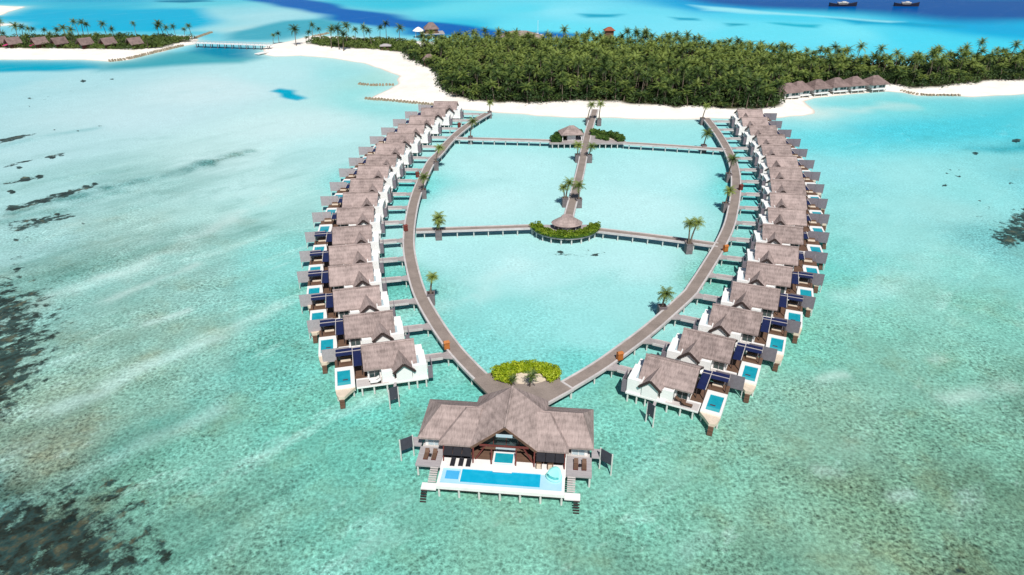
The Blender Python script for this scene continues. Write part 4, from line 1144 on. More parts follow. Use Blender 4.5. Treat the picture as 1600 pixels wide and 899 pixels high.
for (side, u, v, dr, lab, mt) in (('right', 3.0, 4.45, 90, 'brown lounger close to the window of the nearest right villa', 'brown_wood'), ('right', 4.3, 5.2, 90, 'brown lounger at the deck edge of the nearest right villa', 'brown_wood'),
                              ('left', 3.2, 4.5, -90, 'white lounger nearer the wall on the deck of the nearest left villa', 'white'), ('left', 3.0, 5.35, -90, 'white lounger at the deck edge of the nearest left villa', 'white')):
    p, a = on_villa(side, 0, u, v)
    lounger(p.x, p.y, p.z, a + R(dr), lab, mt, group='loungers on the nearest villa decks')

# ------------------------------------------------------------------ orange cabinets along the boardwalks
for (x, y, lab) in ((698, 545, 'orange cabinet on left boardwalk arc by the second villa pier'), (968, 562, 'orange cabinet on right boardwalk arc by the nearest villa pier'),
                    (1133, 393, 'orange cabinet where the cross boardwalk meets the right arc'), (634, 361, 'brown cabinet where the cross boardwalk meets the left arc'),
                    (1157, 297, 'small brown cabinet on the right arc beside two palm planters'), (717.5, 199, 'small brown cabinet near the beach end of the left arc'), (652.5, 277, 'small brown cabinet midway up the left arc')):
    p = at(x, y, 2.22)
    t = thing('cabinet', lab, 'cabinet', (p.x, p.y, 2.2), R(20))
    mt = M['orange'] if 'orange' in lab else M['red_wood']
    MB().box(-0.55, 0.55, -0.42, 0.42, 0.12, 1.55).build('body', mt, t)
    MB().box(-0.6, 0.6, -0.47, 0.47, 0, 0.12).build('plinth', M['dark_wood'], t)
    MB().slab([((-0.66, -0.52, 1.62), (0.66, -0.52, 1.62), (0.5, 0, 1.95), (-0.5, 0, 1.95)), ((0.66, 0.52, 1.62), (-0.66, 0.52, 1.62), (-0.5, 0, 1.95), (0.5, 0, 1.95))], 0.08).build('lid', mt, t)
    MB().box(-0.42, 0.42, -0.45, -0.421, 0.25, 1.4).build('door', mt, t)

# ------------------------------------------------------------------ palms in stone planters standing in the lagoon
def planter_palm(px, py, crowns, lab_pl, labs, ztop=2.7, w=1.7):
    p = at(px, py, ztop)
    t = thing('stone_planter', lab_pl, 'planter', (p.x, p.y, 0), 0.1)
    mb = MB(); mb.add([(-w / 2 * 1.05, -w / 2 * 1.05, -0.8), (w / 2 * 1.05, -w / 2 * 1.05, -0.8), (w / 2 * 1.05, w / 2 * 1.05, -0.8), (-w / 2 * 1.05, w / 2 * 1.05, -0.8),
                       (-w / 2, -w / 2, ztop), (w / 2, -w / 2, ztop), (w / 2, w / 2, ztop), (-w / 2, w / 2, ztop)], [(0, 3, 2, 1), (4, 5, 6, 7), (0, 1, 5, 4), (1, 2, 6, 5), (2, 3, 7, 6), (3, 0, 4, 7)])
    mb.build('body', M['stone'], t)
    r_ = MB()
    for a in ((-w / 2 - .06, w / 2 + .06, -w / 2 - .06, -w / 2 + .16), (-w / 2 - .06, w / 2 + .06, w / 2 - .16, w / 2 + .06), (-w / 2 - .06, -w / 2 + .16, -w / 2 + .16, w / 2 - .16), (w / 2 - .16, w / 2 + .06, -w / 2 + .16, w / 2 - .16)): r_.box(*a, ztop, ztop + 0.22)
    r_.build('rim', M['stone'], t)
    MB().box(-w / 2 + .161, w / 2 - .161, -w / 2 + .161, w / 2 - .161, ztop + 0.002, ztop + 0.1).build('soil', M['dark_wood'], t)
    for i, ((cx_, cy_, k, L, yel), lab) in enumerate(zip(crowns, labs)):
        # crown height from its place above the planter: same ground distance, so solve for z
        d_ = p.y
        zlo, zhi = ztop, 25.0
        for _ in range(40):
            zm = (zlo + zhi) / 2
            q = Vector((0, d_, zm - CAM_H))
            zc = q.y * math.cos(TH) - q.z * math.sin(TH); yc = q.y * math.sin(TH) + q.z * math.cos(TH)
            if 449.5 - FPX * yc / zc > cy_: zlo = zm
            else: zhi = zm
        zt = zlo - 0.3
        xt = at(cx_, cy_, zt).x - p.x
        random.seed(900 + int(cx_) + i)
        bx0 = (i - (len(crowns) - 1) / 2) * 0.5
        tp = [Vector((bx0 + (xt - bx0) * (j / 6) ** 1.6, 0, ztop + 0.05 + (zt - ztop) * j / 6)) for j in range(7)]
        pt = thing('palm_tree', lab, 'palm tree', (p.x, p.y, 0), 0, 'palms in lagoon planters')
        MB().tube(tp, [0.24 - 0.015 * j + (0.08 if j == 0 else 0) for j in range(7)], 7, False).build('trunk', M['trunk'], pt)
        cr = MB()
        nf = 18; L *= 0.92; yel += 0.2
        for f_ in range(nf):
            lv = f_ / nf
            frond(cr, tp[-1], f_ * 2.39996, R(75) - R(100) * lv + random.uniform(-.1, .1), L * random.uniform(.85, 1.12), R(72) + R(25) * random.random(), yel + 0.2 * (.5 - lv) + random.uniform(-.12, .12))
        cr.build('crown', M['frond'], pt, fix=False)

PL = [
    (765, 175, [(766, 160, 0, 2.4, .8)], 'planter at the beach end of the left arc', ['yellowish palm in the planter at the beach end of the left arc']),
    (735, 214, [(739, 189, 0, 3.1, .45)], 'planter beside the far cross boardwalk near the left arc', ['tall dark palm beside the far cross boardwalk near the left arc']),
    (681, 254, [(687, 230, 0, 2.4, .85)], 'upper planter just inside the left arc', ['yellow palm just inside the left arc below the far crossing']),
    (661.5, 297, [(663, 276, 0, 2.6, .45)], 'second planter just inside the left arc', ['dark palm inside the left arc above the lower crossing']),
    (685, 360, [(685, 338, 0, 2.6, .75), (686, 345, 0, 2.2, .7)], 'planter in front of the lower cross boardwalk near the left arc', ['upper of two palms in the planter on the left lower crossing', 'lower of two palms in the planter on the left lower crossing']),
    (673, 459, [(676, 431, 0, 1.75, .85)], 'lowest planter inside the left arc, alone in the lagoon', ['thin yellow green palm in the lowest planter of the left arc']),
    (1098, 185, [(1103, 165, 0, 2.3, .85)], 'planter at the beach end of the right arc', ['slim yellow palm at the beach end of the right arc']),
    (1100, 227, [(1104, 208, 0, 3.2, .42)], 'planter beside the far cross boardwalk near the right arc', ['dark palm beside the far cross boardwalk near the right arc']),
    (1139, 272, [(1144, 247, 0, 3.0, .4)], 'upper planter just inside the right arc', ['dark palm overhanging the right arc below the far crossing']),
    (1134, 318, [(1139, 297, 0, 2.6, .88)], 'second planter just inside the right arc', ['bright yellow palm inside the right arc above the lower crossing']),
    (1077, 381, [(1077, 348, 0, 2.3, .55), (1089, 347, 0, 2.5, .5)], 'planter in front of the lower cross boardwalk near the right arc', ['left of two slender palms on the right lower crossing', 'right of two slender palms on the right lower crossing']),
    (1035, 479, [(1040, 458, 0, 2.6, .55)], 'lowest planter inside the right arc, alone in the lagoon', ['green palm in the lowest planter of the right arc']),
    (918.5, 186, [(924, 163, 0, 2.8, .5)], 'left planter at the beach end of the straight boardwalk', ['left palm of the pair at the beach end of the straight boardwalk']),
    (936, 186.5, [(938, 162, 0, 2.8, .45)], 'right planter at the beach end of the straight boardwalk', ['right palm of the pair at the beach end of the straight boardwalk']),
    (902.5, 242, [(903, 226, 0, 2.6, .45)], 'left planter of the upper pair on the straight boardwalk', ['left palm of the upper pair on the straight boardwalk']),
    (921, 242.5, [(924, 228, 0, 2.7, .6)], 'right planter of the upper pair on the straight boardwalk', ['right palm of the upper pair on the straight boardwalk']),
    (883, 310, [(880, 292, 0, 2.0, .5), (889, 285, 0, 2.6, .4)], 'left planter of the lower pair on the straight boardwalk', ['smaller palm left of the lower straight boardwalk', 'larger palm left of the lower straight boardwalk']),
    (904.5, 311, [(904, 289, 0, 2.7, .42)], 'right planter of the lower pair on the straight boardwalk', ['palm right of the lower straight boardwalk above the hedged hut'])]
for px, py, cr_, lp, ls in PL:
    planter_palm(px, py, cr_, 'grey square stone ' + lp, ls)
for (x, y, k, sc, lab) in ((828, 604, 6, 0.45, 'short palm on the plaza deck in front of the lime hedge'), (800, 603, 6, 0.30, 'small low palm left on the plaza deck by the sand bed')):
    p = at(x, y, 2.22); palm(p.x, p.y, 2.22, k, sc, 1.0, lab, 'palms on the plaza deck', 0.75)

# ------------------------------------------------------------------ the grand pavilion at the tip
PC = (-1.908, 76.46); PA = R(-5.63)
pav = thing('pavilion', 'grand thatched pavilion with infinity pool at the tip of the boardwalks', 'pavilion', (PC[0], PC[1], 0), PA)
def pb(mb, u0, u1, v0, v1, z0, z1): return mb.box(u0, u1, -v1, -v0, z0, z1)
Tq = lambda u, v, z: (u, -v, z)
# decks
d = MB(); pb(d, -9.9, 9.9, -17, -4.2, 1.9, 2.4); d.build('platform', M['white_deck'], pav)
d = MB(); pb(d, -9.8, 9.8, -0.95, -0.15, 1.75, 2.32); pb(d, -9.8, -9.35, -4.2, -0.95, 1.75, 2.32); pb(d, 9.35, 9.8, -4.2, -0.95, 1.75, 2.32)
pb(d, -9.35, 9.35, -4.2, -0.95, 1.75, 2.0)
d.build('pool_edge', M['white_deck'], pav)
d = MB(); pb(d, -9.35, -6.3, -4.2, -0.95, 2.0, 2.28); pb(d, 6.0, 9.35, -4.2, -0.95, 2.0, 2.28); pb(d, -6.3, 6.0, -1.45, -0.95, 2.0, 2.28)
shal = d.build('shallow_water', M['pool_pale'], pav)
d = MB(); pb(d, -6.3, 6.0, -4.2, -1.45, 2.0, 2.276); d.build('pool_water', M['pool_blue'], pav)
d = MB(); pb(d, -8.75, -6.65, -3.7, -1.9, 2.0, 2.284); d.build('spa_water', M['pool_spa'], pav)
d = MB()
for a in ((-6.42, -6.3, -4.2, -1.45),): pb(d, *a, 2.0, 2.33)
d.build('pool_wall', M['white_deck'], pav)
# raised plunge pool and its cascade
d = MB(); pb(d, -1.75, -1.45, -7.9, -5.3, 2.4, 3.0); pb(d, 1.45, 1.75, -7.9, -5.3, 2.4, 3.0); pb(d, -1.45, 1.45, -7.9, -7.6, 2.4, 3.0); pb(d, -1.45, 1.45, -5.5, -5.3, 2.4, 2.93)
d.build('plunge_pool', M['white_deck'], pav)
d = MB(); pb(d, -1.45, 1.45, -7.6, -5.5, 2.4, 2.95); d.build('plunge_water', M['pool'], pav)
d = MB()
for k in range(4): pb(d, -1.5, 1.5, -5.3 + 0.36 * k, -5.3 + 0.36 * (k + 1), 2.41, 2.86 - 0.12 * k)
d.build('cascade_steps', M['white_deck'], pav)
d = MB()
d.add([Tq(-1.4, -5.28, 2.90), Tq(1.4, -5.28, 2.90), Tq(1.4, -4.15, 2.45), Tq(-1.4, -4.15, 2.45), Tq(-1.4, -5.28, 2.86), Tq(1.4, -5.28, 2.86), Tq(1.4, -4.15, 2.41), Tq(-1.4, -4.15, 2.41)],
      [(0, 1, 2, 3), (7, 6, 5, 4), (0, 4, 5, 1), (1, 5, 6, 2), (2, 6, 7, 3), (3, 7, 4, 0)])
d.build('cascade_water', M['pool_pale'], pav)
for sg in (-1, 1):
    d = MB(); pb(d, min(sg * 9.95, sg * 13.9), max(sg * 9.95, sg * 13.9), -8.6, -4.3, 2.05, 2.39); d.build('side_deck', M['grey_wood'], pav)
    d = MB(); pb(d, min(sg * 9.95, sg * 13.6), max(sg * 9.95, sg * 13.6), -17, -8.6, 1.95, 2.38); d.build('side_floor', M['pale_wood'], pav)
    st = MB()
    for k in range(7): pb(st, min(sg * 10.15, sg * 11.4), max(sg * 10.15, sg * 11.4), -4.2 + 0.38 * k, -4.2 + 0.38 * k + 0.27, 2.2 - 0.11 * k, 2.30 - 0.11 * k)
    st.build('stairs', M['pale_wood'], pav)
    d = MB(); pb(d, min(sg * 9.82, sg * 12.2), max(sg * 9.82, sg * 12.2), -1.5, -0.2, 1.3, 1.55); d.build('landing', M['white_deck'], pav)
    st = MB()
    for k in range(5): pb(st, min(sg * 11.2, sg * 12.15), max(sg * 11.2, sg * 12.15), -0.2 + 0.28 * k, -0.2 + 0.28 * k + 0.22, 1.2 - 0.3 * k, 1.32 - 0.3 * k)
    st.build('water_stairs', M['dark_wood'], pav)
    d = MB(); pb(d, min(sg * 13.9, sg * 15.7), max(sg * 13.9, sg * 15.7), -10.8, -8.75, 2.1, 2.34); d.build('gangway', M['grey_wood'], pav)
    sc = MB().beam(Tq(sg * 15.3, -8.75, 3.2), Tq(sg * 17.0, -7.5, 3.2), 0.12, 2.3).build('privacy_screen', M['slat_dark'], pav)
    for q in (Tq(sg * 15.25, -8.8, 0), Tq(sg * 17.05, -7.45, 0)):
        MB().tube([(q[0], q[1], -0.8), (q[0], q[1], 4.4)], 0.13, 6).build('post', M['pile'], sc)
    # wing rooms
    d = MB(); pb(d, min(sg * 10.6, sg * 13.2), max(sg * 10.6, sg * 13.2), -16.4, -9.0, 2.39, 5.2); d.build('wing_wall', M['white'], pav)
    d = MB(); pb(d, min(sg * 10.7, sg * 12.7), max(sg * 10.7, sg * 12.7), -9.0, -8.94, 2.5, 4.8); gl = d.build('wing_window', M['frost'], pav)
    d = MB()
    for u in (10.65, 11.7, 12.7): pb(d, min(sg * u, sg * (u + 0.1)), max(sg * u, sg * (u + 0.1)), -8.97, -8.88, 2.45, 4.85)
    d.build('frame', M['white'], gl)
    for k in (-8.3, -6.4, -4.6): pile(pav, sg * 13.6, -k, 2.05, 0.17)
    pile(pav, sg * 11.9, 1.2, 1.35, 0.16)
for u in (-9.4, -6.3, -3.2, 0, 3.1, 6.2, 9.4):
    pile(pav, u, 0.45, 1.85, 0.18); pile(pav, u, 4.8, 1.9, 0.18); pile(pav, u, 9.5, 1.9, 0.18)
d = MB(); pb(d, -9.6, 9.6, -0.62, -0.32, 1.4, 1.75); d.build('under_beam', M['dark_wood'], pav)
# rooms below the main roof
d = MB(); pb(d, -9.6, 9.6, -16.6, -9.6, 2.41, 5.6); d.build('wall', M['dark_wood'], pav)
d = MB(); pb(d, -9.7, -1.8, -9.6, -6.5, 2.4, 2.43); pb(d, 1.8, 9.7, -9.6, -6.5, 2.4, 2.43); pb(d, -1.8, 1.8, -9.6, -7.95, 2.4, 2.43); d.build('lounge_floor', M['brown_wood'], pav)
d = MB(); pb(d, -4.2, 4.2, -9.6, -9.5, 2.5, 5.0); gl = d.build('glass_front', M['glass'], pav)
d = MB()
for u in (-4.2, -2.1, 0, 2.1, 4.1): pb(d, u, u + 0.1, -9.5, -9.42, 2.5, 5.1)
pb(d, -4.2, 4.2, -9.5, -9.42, 5.0, 5.12); d.build('frame', M['red_wood'], gl)
d = MB().add([Tq(-3.6, -9.3, 5.2), Tq(3.6, -9.3, 5.2), Tq(0, -9.3, 7.6), Tq(-3.6, -9.4, 5.2), Tq(3.6, -9.4, 5.2), Tq(0, -9.4, 7.6)], [(0, 1, 2), (5, 4, 3), (0, 3, 4, 1), (1, 4, 5, 2), (2, 5, 3, 0)])
d.build('gable_infill', M['dark_wood'], pav)
MB().beam(Tq(-3.9, -6.6, 5.3), Tq(3.9, -6.6, 5.3), 0.2, 0.3).build('tie_beam', M['red_wood'], pav)
MB().beam(Tq(-1.3, -7.0, 7.1), Tq(1.3, -7.0, 7.1), 0.16, 0.5).build('collar_beam', M['frost'], pav)
for sg in (-1, 1): MB().beam(Tq(sg * 4.6, -6.5, 2.4), Tq(sg * 2.9, -6.8, 5.3), 0.2, 0.2).build('brace', M['red_wood'], pav)
for u in (-9.6, -4.85, -1.95, 1.95, 4.85, 9.6): MB().beam(Tq(u, -5.6, 2.4), Tq(u, -6.3, 4.9), 0.2, 0.2).build('post', M['red_wood'], pav)
# lounge furniture fixed below the gable
d = MB(); pb(d, -1.6, 1.6, -9.3, -8.5, 2.41, 2.85); d.build('bench', M['frost'], pav)
# shade awnings below the eaves
for sg in (-1, 1):
    aw = MB()
    for k in range(3):
        u0 = 5.15 + k * 1.5
        a, b = sg * u0, sg * (u0 + 1.42)
        aw.slab([(Tq(min(a, b), -6.62, 4.55), Tq(min(a, b), -5.3, 3.95), Tq(max(a, b), -5.3, 3.95), Tq(max(a, b), -6.62, 4.55))], 0.06)
    aw.build('awning', M['black'], pav)
# roofs
def open_hip(mb, u0, u1, v0, v1, ze, zr, ru0, ru1, rv, cut, top, t=0.34):
    """hipped roof whose front slope leaves a bay open where the entrance gable stands"""
    A = [Tq(u0, v1, ze), Tq(u1, v1, ze), Tq(u1, v0, ze), Tq(u0, v0, ze), Tq(ru0, rv, zr), Tq(ru1, rv, zr)]
    return mb.slab([(A[0], Tq(-cut, v1, ze), Tq(-top, rv, zr), A[4]), (Tq(cut, v1, ze), A[1], A[5], Tq(top + 0.6, rv, zr)), (A[1], A[2], A[5]), (A[2], A[3], A[4], A[5]), (A[3], A[0], A[4])], t)
open_hip(MB(), -14.1, 14.1, -17.6, -7.75, 5.0, 7.95, -11.0, 12.2, -12.7, 4.7, 4.2).build('wing_roof', M['thatch'], pav)
open_hip(MB(), -10.5, 10.2, -17.2, -6.6, 4.98, 8.15, -6.6, 6.8, -12.1, 5.0, 4.2).build('roof', M['thatch'], pav)
Pk, G, El, Er = Tq(0.6, -14.3, 11.3), Tq(0, -7.7, 8.25), Tq(-5.25, -6.35, 5.0), Tq(5.15, -6.35, 5.0)
Sl, Sr, Bl, Br = Tq(-5.6, -12.6, 7.4), Tq(6.6, -12.6, 7.4), Tq(-5.4, -17.7, 6.2), Tq(6.4, -17.7, 6.2)
cr = MB().slab([(Pk, G, El), (Pk, El, Sl), (Pk, Er, G), (Pk, Sr, Er), (Pk, Sl, Bl), (Pk, Br, Sr), (Pk, Bl, Br)], 0.36)
cro = cr.build('gable_roof', M['thatch'], pav)
MB().tube([Vector(G) + Vector((0, -0.05, 0.03)), Vector(Pk) + Vector((0, 0, 0.03))], 0.2, 8).build('ridge_cap', M['thatch'], cro)
bb = MB()
for e in (El, Er): bb.beam(Vector(G) + Vector((0, -0.06, -0.2)), Vector(e) + Vector((0, -0.06, -0.2)), 0.1, 0.42)
bb.build('barge_board', M['brown_wood'], cro)

PM = Matrix.Translation((PC[0], PC[1], 0)) @ Matrix.Rotation(PA, 4, 'Z')
def onp(u, v, z): return PM @ Vector((u, -v, z))
for (u, v, lab, mt) in ((-12.5, -6.4, 'outer brown lounger on the left side deck of the grand pavilion', 'brown_wood'), (-11.2, -6.4, 'inner brown lounger on the left side deck of the grand pavilion', 'brown_wood'),
                        (11.4, -6.4, 'inner brown lounger on the right side deck of the grand pavilion', 'brown_wood'), (12.7, -6.4, 'outer brown lounger on the right side deck of the grand pavilion', 'brown_wood'),
                        (-8.0, -5.4, 'leftmost of three black loungers under the pavilion awning', 'black'), (-6.7, -5.5, 'middle of three black loungers under the pavilion awning', 'black'), (-5.5, -5.5, 'rightmost of three black loungers under the pavilion awning', 'black')):
    p = onp(u, v, 2.40); lounger(p.x, p.y, p.z, PA, lab, mt, 'red_wood' if mt != 'black' else 'black', 'loungers at the grand pavilion')
for u, side in ((-11.85, 'left'), (12.05, 'right')):
    p = onp(u, -6.3, 2.40)
    t = thing('side_table', 'small black table between the brown loungers on the pavilion\'s %s deck' % side, 'table', p, PA)
    MB().box(-0.2, 0.2, -0.3, 0.3, 0.36, 0.42).build('top', M['black'], t); MB().tube([(0, 0, 0), (0, 0, 0.37)], 0.06).build('leg', M['black'], t)
for u, lab in ((5.6, 'left tan armchair under the right awning of the grand pavilion'), (7.4, 'right tan armchair under the right awning of the grand pavilion')):
    p = onp(u, -5.6, 2.40)
    t = thing('armchair', lab, 'armchair', p, PA, 'armchairs at the grand pavilion')
    MB().box(-.4, .4, -.4, .4, .12, .42).build('seat', M['cream'], t); MB().box(-.4, .4, .3, .44, .42, .95).build('backrest', M['brown_wood'], t)
    for sx in (-1, 1): MB().box(sx * .4 - .06, sx * .4 + .06, -.4, .4, .0, .62).build('arm', M['brown_wood'], t)
# inflatable lounger lying in the shallow end
p = onp(8.0, -3.7, 2.29)
t = thing('pool_float', 'turquoise shell shaped float lying at the right end of the infinity pool', 'pool float', p, PA + R(-30))
vs, fs = [], []
N = 20
for i in range(N):
    a = 2 * math.pi * i / N
    x, y = 1.35 * math.cos(a), 1.05 * math.sin(a) * (1.0 if math.sin(a) < 0 else 1.25)
    vs += [(x * 0.92, y * 0.92, 0.02), (x, y, 0.22), (x * 0.86, y * 0.86, 0.40 + (0.75 if y > 0 else 0.1) * max(0, y)), (x * 0.62, y * 0.62, 0.30 + 0.5 * max(0, y))]
vs.append((0, 0, 0.24))
for i in range(N):
    j = (i + 1) % N
    for k in range(3): fs.append((i * 4 + k, j * 4 + k, j * 4 + k + 1, i * 4 + k + 1))
    fs.append((i * 4 + 3, j * 4 + 3, len(vs) - 1))
MB().add(vs, fs).build('hull', M['float'], t, smooth=True)
MB().tube([(-0.9, -0.35, 0.42), (-0.3, -0.62, 0.46), (0.5, -0.55, 0.46), (1.0, -0.15, 0.44)], 0.17, 8).build('rim', M['float_dark'], t, smooth=True)

# ------------------------------------------------------------------ beach bungalows, huts, bridge, groynes, boats
def gable_house(px, py, label, group, rz, w=6.0, L=8.0, z0=1.2, pink=False):
    p = at(px, py, z0)
    t = thing('bungalow', label, 'bungalow', (p.x, p.y, z0), rz, group)
    MB().box(-w / 2, w / 2, -L / 2 + 1.2, L / 2 - 0.6, -0.6, 3.4).build('wall', M['maroon'], t)
    MB().box(-w / 2 - 0.3, w / 2 + 0.3, -L / 2 - 1.6, -L / 2 + 1.2, -0.5, 0.25).build('porch', M['white_deck'], t)
    MB().add([(-w / 2 + .2, -L / 2 + 1.15, 3.3), (w / 2 - .2, -L / 2 + 1.15, 3.3), (0, -L / 2 + 1.15, 5.6)], [(0, 1, 2)]).build('gable_end', M['maroon'], t)
    MB().box(-1.6, 1.6, -L / 2 + 1.1, -L / 2 + 1.2, 0.2, 2.6).build('door', M['glass'], t)
    rf = MB()
    for sg in (-1, 1): rf.slab([((0, -L / 2, 6.4), (0, L / 2, 6.4), (sg * (w / 2 + 1.3), L / 2, 2.9), (sg * (w / 2 + 1.3), -L / 2, 2.9))], 0.3)
    rf.build('roof', M['thatch_dark'], t)
    if pink:
        MB().slab([((-2.2, -L / 2 - 1.6, 1.9), (1.2, -L / 2 - 1.6, 1.9), (1.2, -L / 2 + 1.0, 2.6), (-2.2, -L / 2 + 1.0, 2.6))], 0.06).build('awning', M['pink'], t)
    return t
LB = [(2, 74, False), (23, 75, True), (64, 75, True), (95, 75, False), (135, 76, False), (171, 75.5, False), (212, 75.5, False)]
LW = ['first, cut by the photo edge', 'second, with pink awning,', 'third, with pink awning,', 'fourth', 'fifth', 'sixth', 'seventh and rightmost']
for (x, y, pk), w_ in zip(LB, LW):
    gable_house(x, y, 'dark red beach bungalow on the left island, %s from left' % w_ if 'rightmost' not in w_ else 'rightmost dark red beach bungalow on the left island, by the groyne', 'red bungalows on the left island', R(-38), 5.6, 8.2, 1.2, pk)

def hip_villa(px, py, label, rz):
    p = at(px, py, 1.6)
    t = thing('bungalow', label, 'bungalow', (p.x, p.y, 1.6), rz, 'hipped bungalows on the right beach')
    MB().box(-3.9, 3.9, -3.6, 3.4, 0.2, 3.0).build('wall', M['white'], t)
    MB().box(-4.2, 4.2, -4.6, 3.4, -0.15, 0.2).build('platform', M['white_deck'], t)
    w_ = MB().box(0.1, 3.4, -3.68, -3.6, 0.6, 2.4).build('window', M['glass'], t)
    MB().box(1.7, 1.82, -3.74, -3.681, 0.6, 2.4).build('frame', M['white'], w_)
    MB().box(-2.9, -1.6, -3.68, -3.6, 0.25, 2.4).build('door', M['glass'], t)
    A = [(-5.2, -5.0, 2.35), (5.2, -5.0, 2.35), (5.2, 4.6, 2.35), (-5.2, 4.6, 2.35), (-1.3, 0, 5.7), (1.3, 0, 5.7)]
    MB().slab([(A[0], A[1], A[5], A[4]), (A[1], A[2], A[5]), (A[2], A[3], A[4], A[5]), (A[3], A[0], A[4])], 0.28).build('roof', M['thatch_dark'], t)
    for x in (-3.7, 0, 3.7):
        o = pile(t, x, -4.2, 1.5, 0.18); o.location = (x, -4.2, -1.6)
HB = [(1229, 149, 'leftmost and lowest'), (1246, 146, 'second from left'), (1275, 143, 'third from left'), (1304, 140, 'fourth from left'), (1332, 138, 'fifth from left'), (1364, 136.5, 'rightmost and largest')]
for x, y, w_ in HB: hip_villa(x, y, 'white bungalow with brown hipped roof at the right inlet, %s' % w_, R(16))

def small_hut(name, px, py, z, label, w, d_, h, hr, mat, rz=0.0, on_piles=False, cat='hut'):
    p = at(px, py, z)
    t = thing(name, label, cat, (p.x, p.y, z), rz)
    MB().box(-w / 2 + 0.8, w / 2 - 0.8, -d_ / 2 + 0.8, d_ / 2 - 0.8, 0.0, h + 0.3).build('wall', M['brown_wood'], t)
    A = [(-w / 2, -d_ / 2, h), (w / 2, -d_ / 2, h), (w / 2, d_ / 2, h), (-w / 2, d_ / 2, h), (-w * 0.14, 0, h + hr), (w * 0.14, 0, h + hr)]
    MB().slab([(A[0], A[1], A[5], A[4]), (A[1], A[2], A[5]), (A[2], A[3], A[4], A[5]), (A[3], A[0], A[4])], 0.3).build('roof', M[mat], t)
    if on_piles:
        MB().box(-w / 2 - 2.5, w / 2 + 3.5, -d_ / 2 - 2, d_ / 2 + 2, -0.4, 0.0).build('platform', M['grey_wood'], t)
        for x in (-w / 2 - 1.5, 0, w / 2 + 2.5):
            for y in (-d_ / 2 - 1, d_ / 2 + 1):
                o = pile(t, x, y, z - 0.3, 0.25); o.location = (x, y, -z)
    return t
small_hut('restaurant', 674, 51, 3.0, 'over water restaurant with peaked thatch roof behind the neck', 10, 9, 2.8, 3.8, 'thatch_dark', 0.2, True, 'restaurant')
small_hut('hut', 950, 80, 1.4, 'red roofed hut showing above the palms at the island\'s back', 6.6, 5, 12.2, 1.8, 'red_tile', 0.05)
small_hut('hall', 812, 73, 1.4, 'long grey roofed hall half hidden at the back of the grove', 30, 11, 6.0, 3.6, 'thatch', -0.05, False, 'hall')
small_hut('hut', 671, 102, 1.4, 'brown roofed hut at the left edge of the palm grove', 7.5, 6, 3.2, 2.8, 'thatch_dark', 0.2)
small_hut('hut', 603, 78, 1.4, 'white walled hut in scrub on the sandy neck', 7, 4.5, 2.6, 1.0, 'grey_wood', 0.1)
# white sail tent next to the restaurant
p = at(654, 52, 3.0)
t = thing('parasol', 'white tent canopy standing left of the over water restaurant', 'canopy', (p.x, p.y, 0))
hut_roof(MB(), 4.0, 4.0, 4.6, 7.0, 0.1, 12, 0.15).build('canopy', M['white'], t)
for a in (45, 135, 225, 315): MB().tube([(2.6 * math.cos(R(a)), 2.6 * math.sin(R(a)), -0.8), (2.6 * math.cos(R(a)), 2.6 * math.sin(R(a)), 4.9)], 0.15, 6).build('post', M['pile'], t)

b0, b1 = at(303, 66.5, 3.0), at(424, 70.5, 3.0)
c = (b0 + b1) / 2; L_ = (b1 - b0).length
t = thing('footbridge', 'long pale footbridge linking the left island to the sandy neck', 'bridge', (c.x, c.y, 0), math.atan2(b1.y - b0.y, b1.x - b0.x))
MB().box(-L_ / 2, L_ / 2, -1.5, 1.5, 2.6, 3.0).build('deck', M['white_deck'], t)
for y in (-1.5, 1.5):
    r_ = MB().box(-L_ / 2, L_ / 2, y - .07, y + .07, 3.85, 4.0)
    for k in range(21): r_.box(-L_ / 2 + L_ * k / 20 - .06, -L_ / 2 + L_ * k / 20 + .06, y - .06, y + .06, 3.0, 3.9)
    r_.build('railing', M['pale_wood'], t)
for k in range(11):
    for y in (-1.1, 1.1): pile(t, -L_ / 2 + 2 + (L_ - 4) * k / 10, y, 2.65, 0.25, 'stone')

def groyne(label, px, w=1.8, h=0.9):
    pts = smooth_path([Vector((*at(*p)[:2], 0)) for p in px], 1.5)
    c = pts[len(pts) // 2].copy(); pts = [p - c for p in pts]
    random.seed(int(px[0][0]))
    mb = MB()
    for i, p in enumerate(pts):
        for o_ in (-w / 3, w / 3):
            q = offset(pts, o_ + random.uniform(-.2, .2))[i]
            r_ = random.uniform(.5, .9); vs = []
            for dx_, dy_, dz_ in ((1, 0, 0), (.3, .9, .1), (-.8, .6, -.1), (-.9, -.5, .1), (.3, -1, 0)):
                vs.append((q.x + dx_ * r_, q.y + dy_ * r_, -0.3)); 
            top = [(x * 1 + (q.x - x) * .35, y + (q.y - y) * .35, h * random.uniform(.75, 1.15)) for x, y, _ in vs]
            mb.add(vs + top, [(4, 3, 2, 1, 0), (5, 6, 7, 8, 9)] + [(k, (k + 1) % 5, 5 + (k + 1) % 5, 5 + k) for k in range(5)])
    o = mb.build('groyne', M['rock']); o.location = (c.x, c.y, 0)
    return tag(o, label, 'groyne')
groyne('short rock groyne on the beach left of the grove', [(562, 132), (580, 134), (614, 133.5)])
groyne('long rock groyne beside the farthest left villas', [(572, 155), (610, 158), (650, 162), (678, 165)])
groyne('sand coloured sea wall along the tip of the left island', [(172, 96.5), (200, 93), (245, 82), (285, 72.5)], 2.4, 1.2)
groyne('thin rock spur reaching out behind the footbridge', [(306, 60), (330, 51.5)], 2.0, 1.0)
groyne('thin rock spur on the far side of the sandy neck', [(490, 58), (512, 53)], 2.0, 1.0)
groyne('brown rock edge along the right beach beside the bungalows', [(1408, 143), (1440, 149), (1498, 150)], 1.4, 0.8)

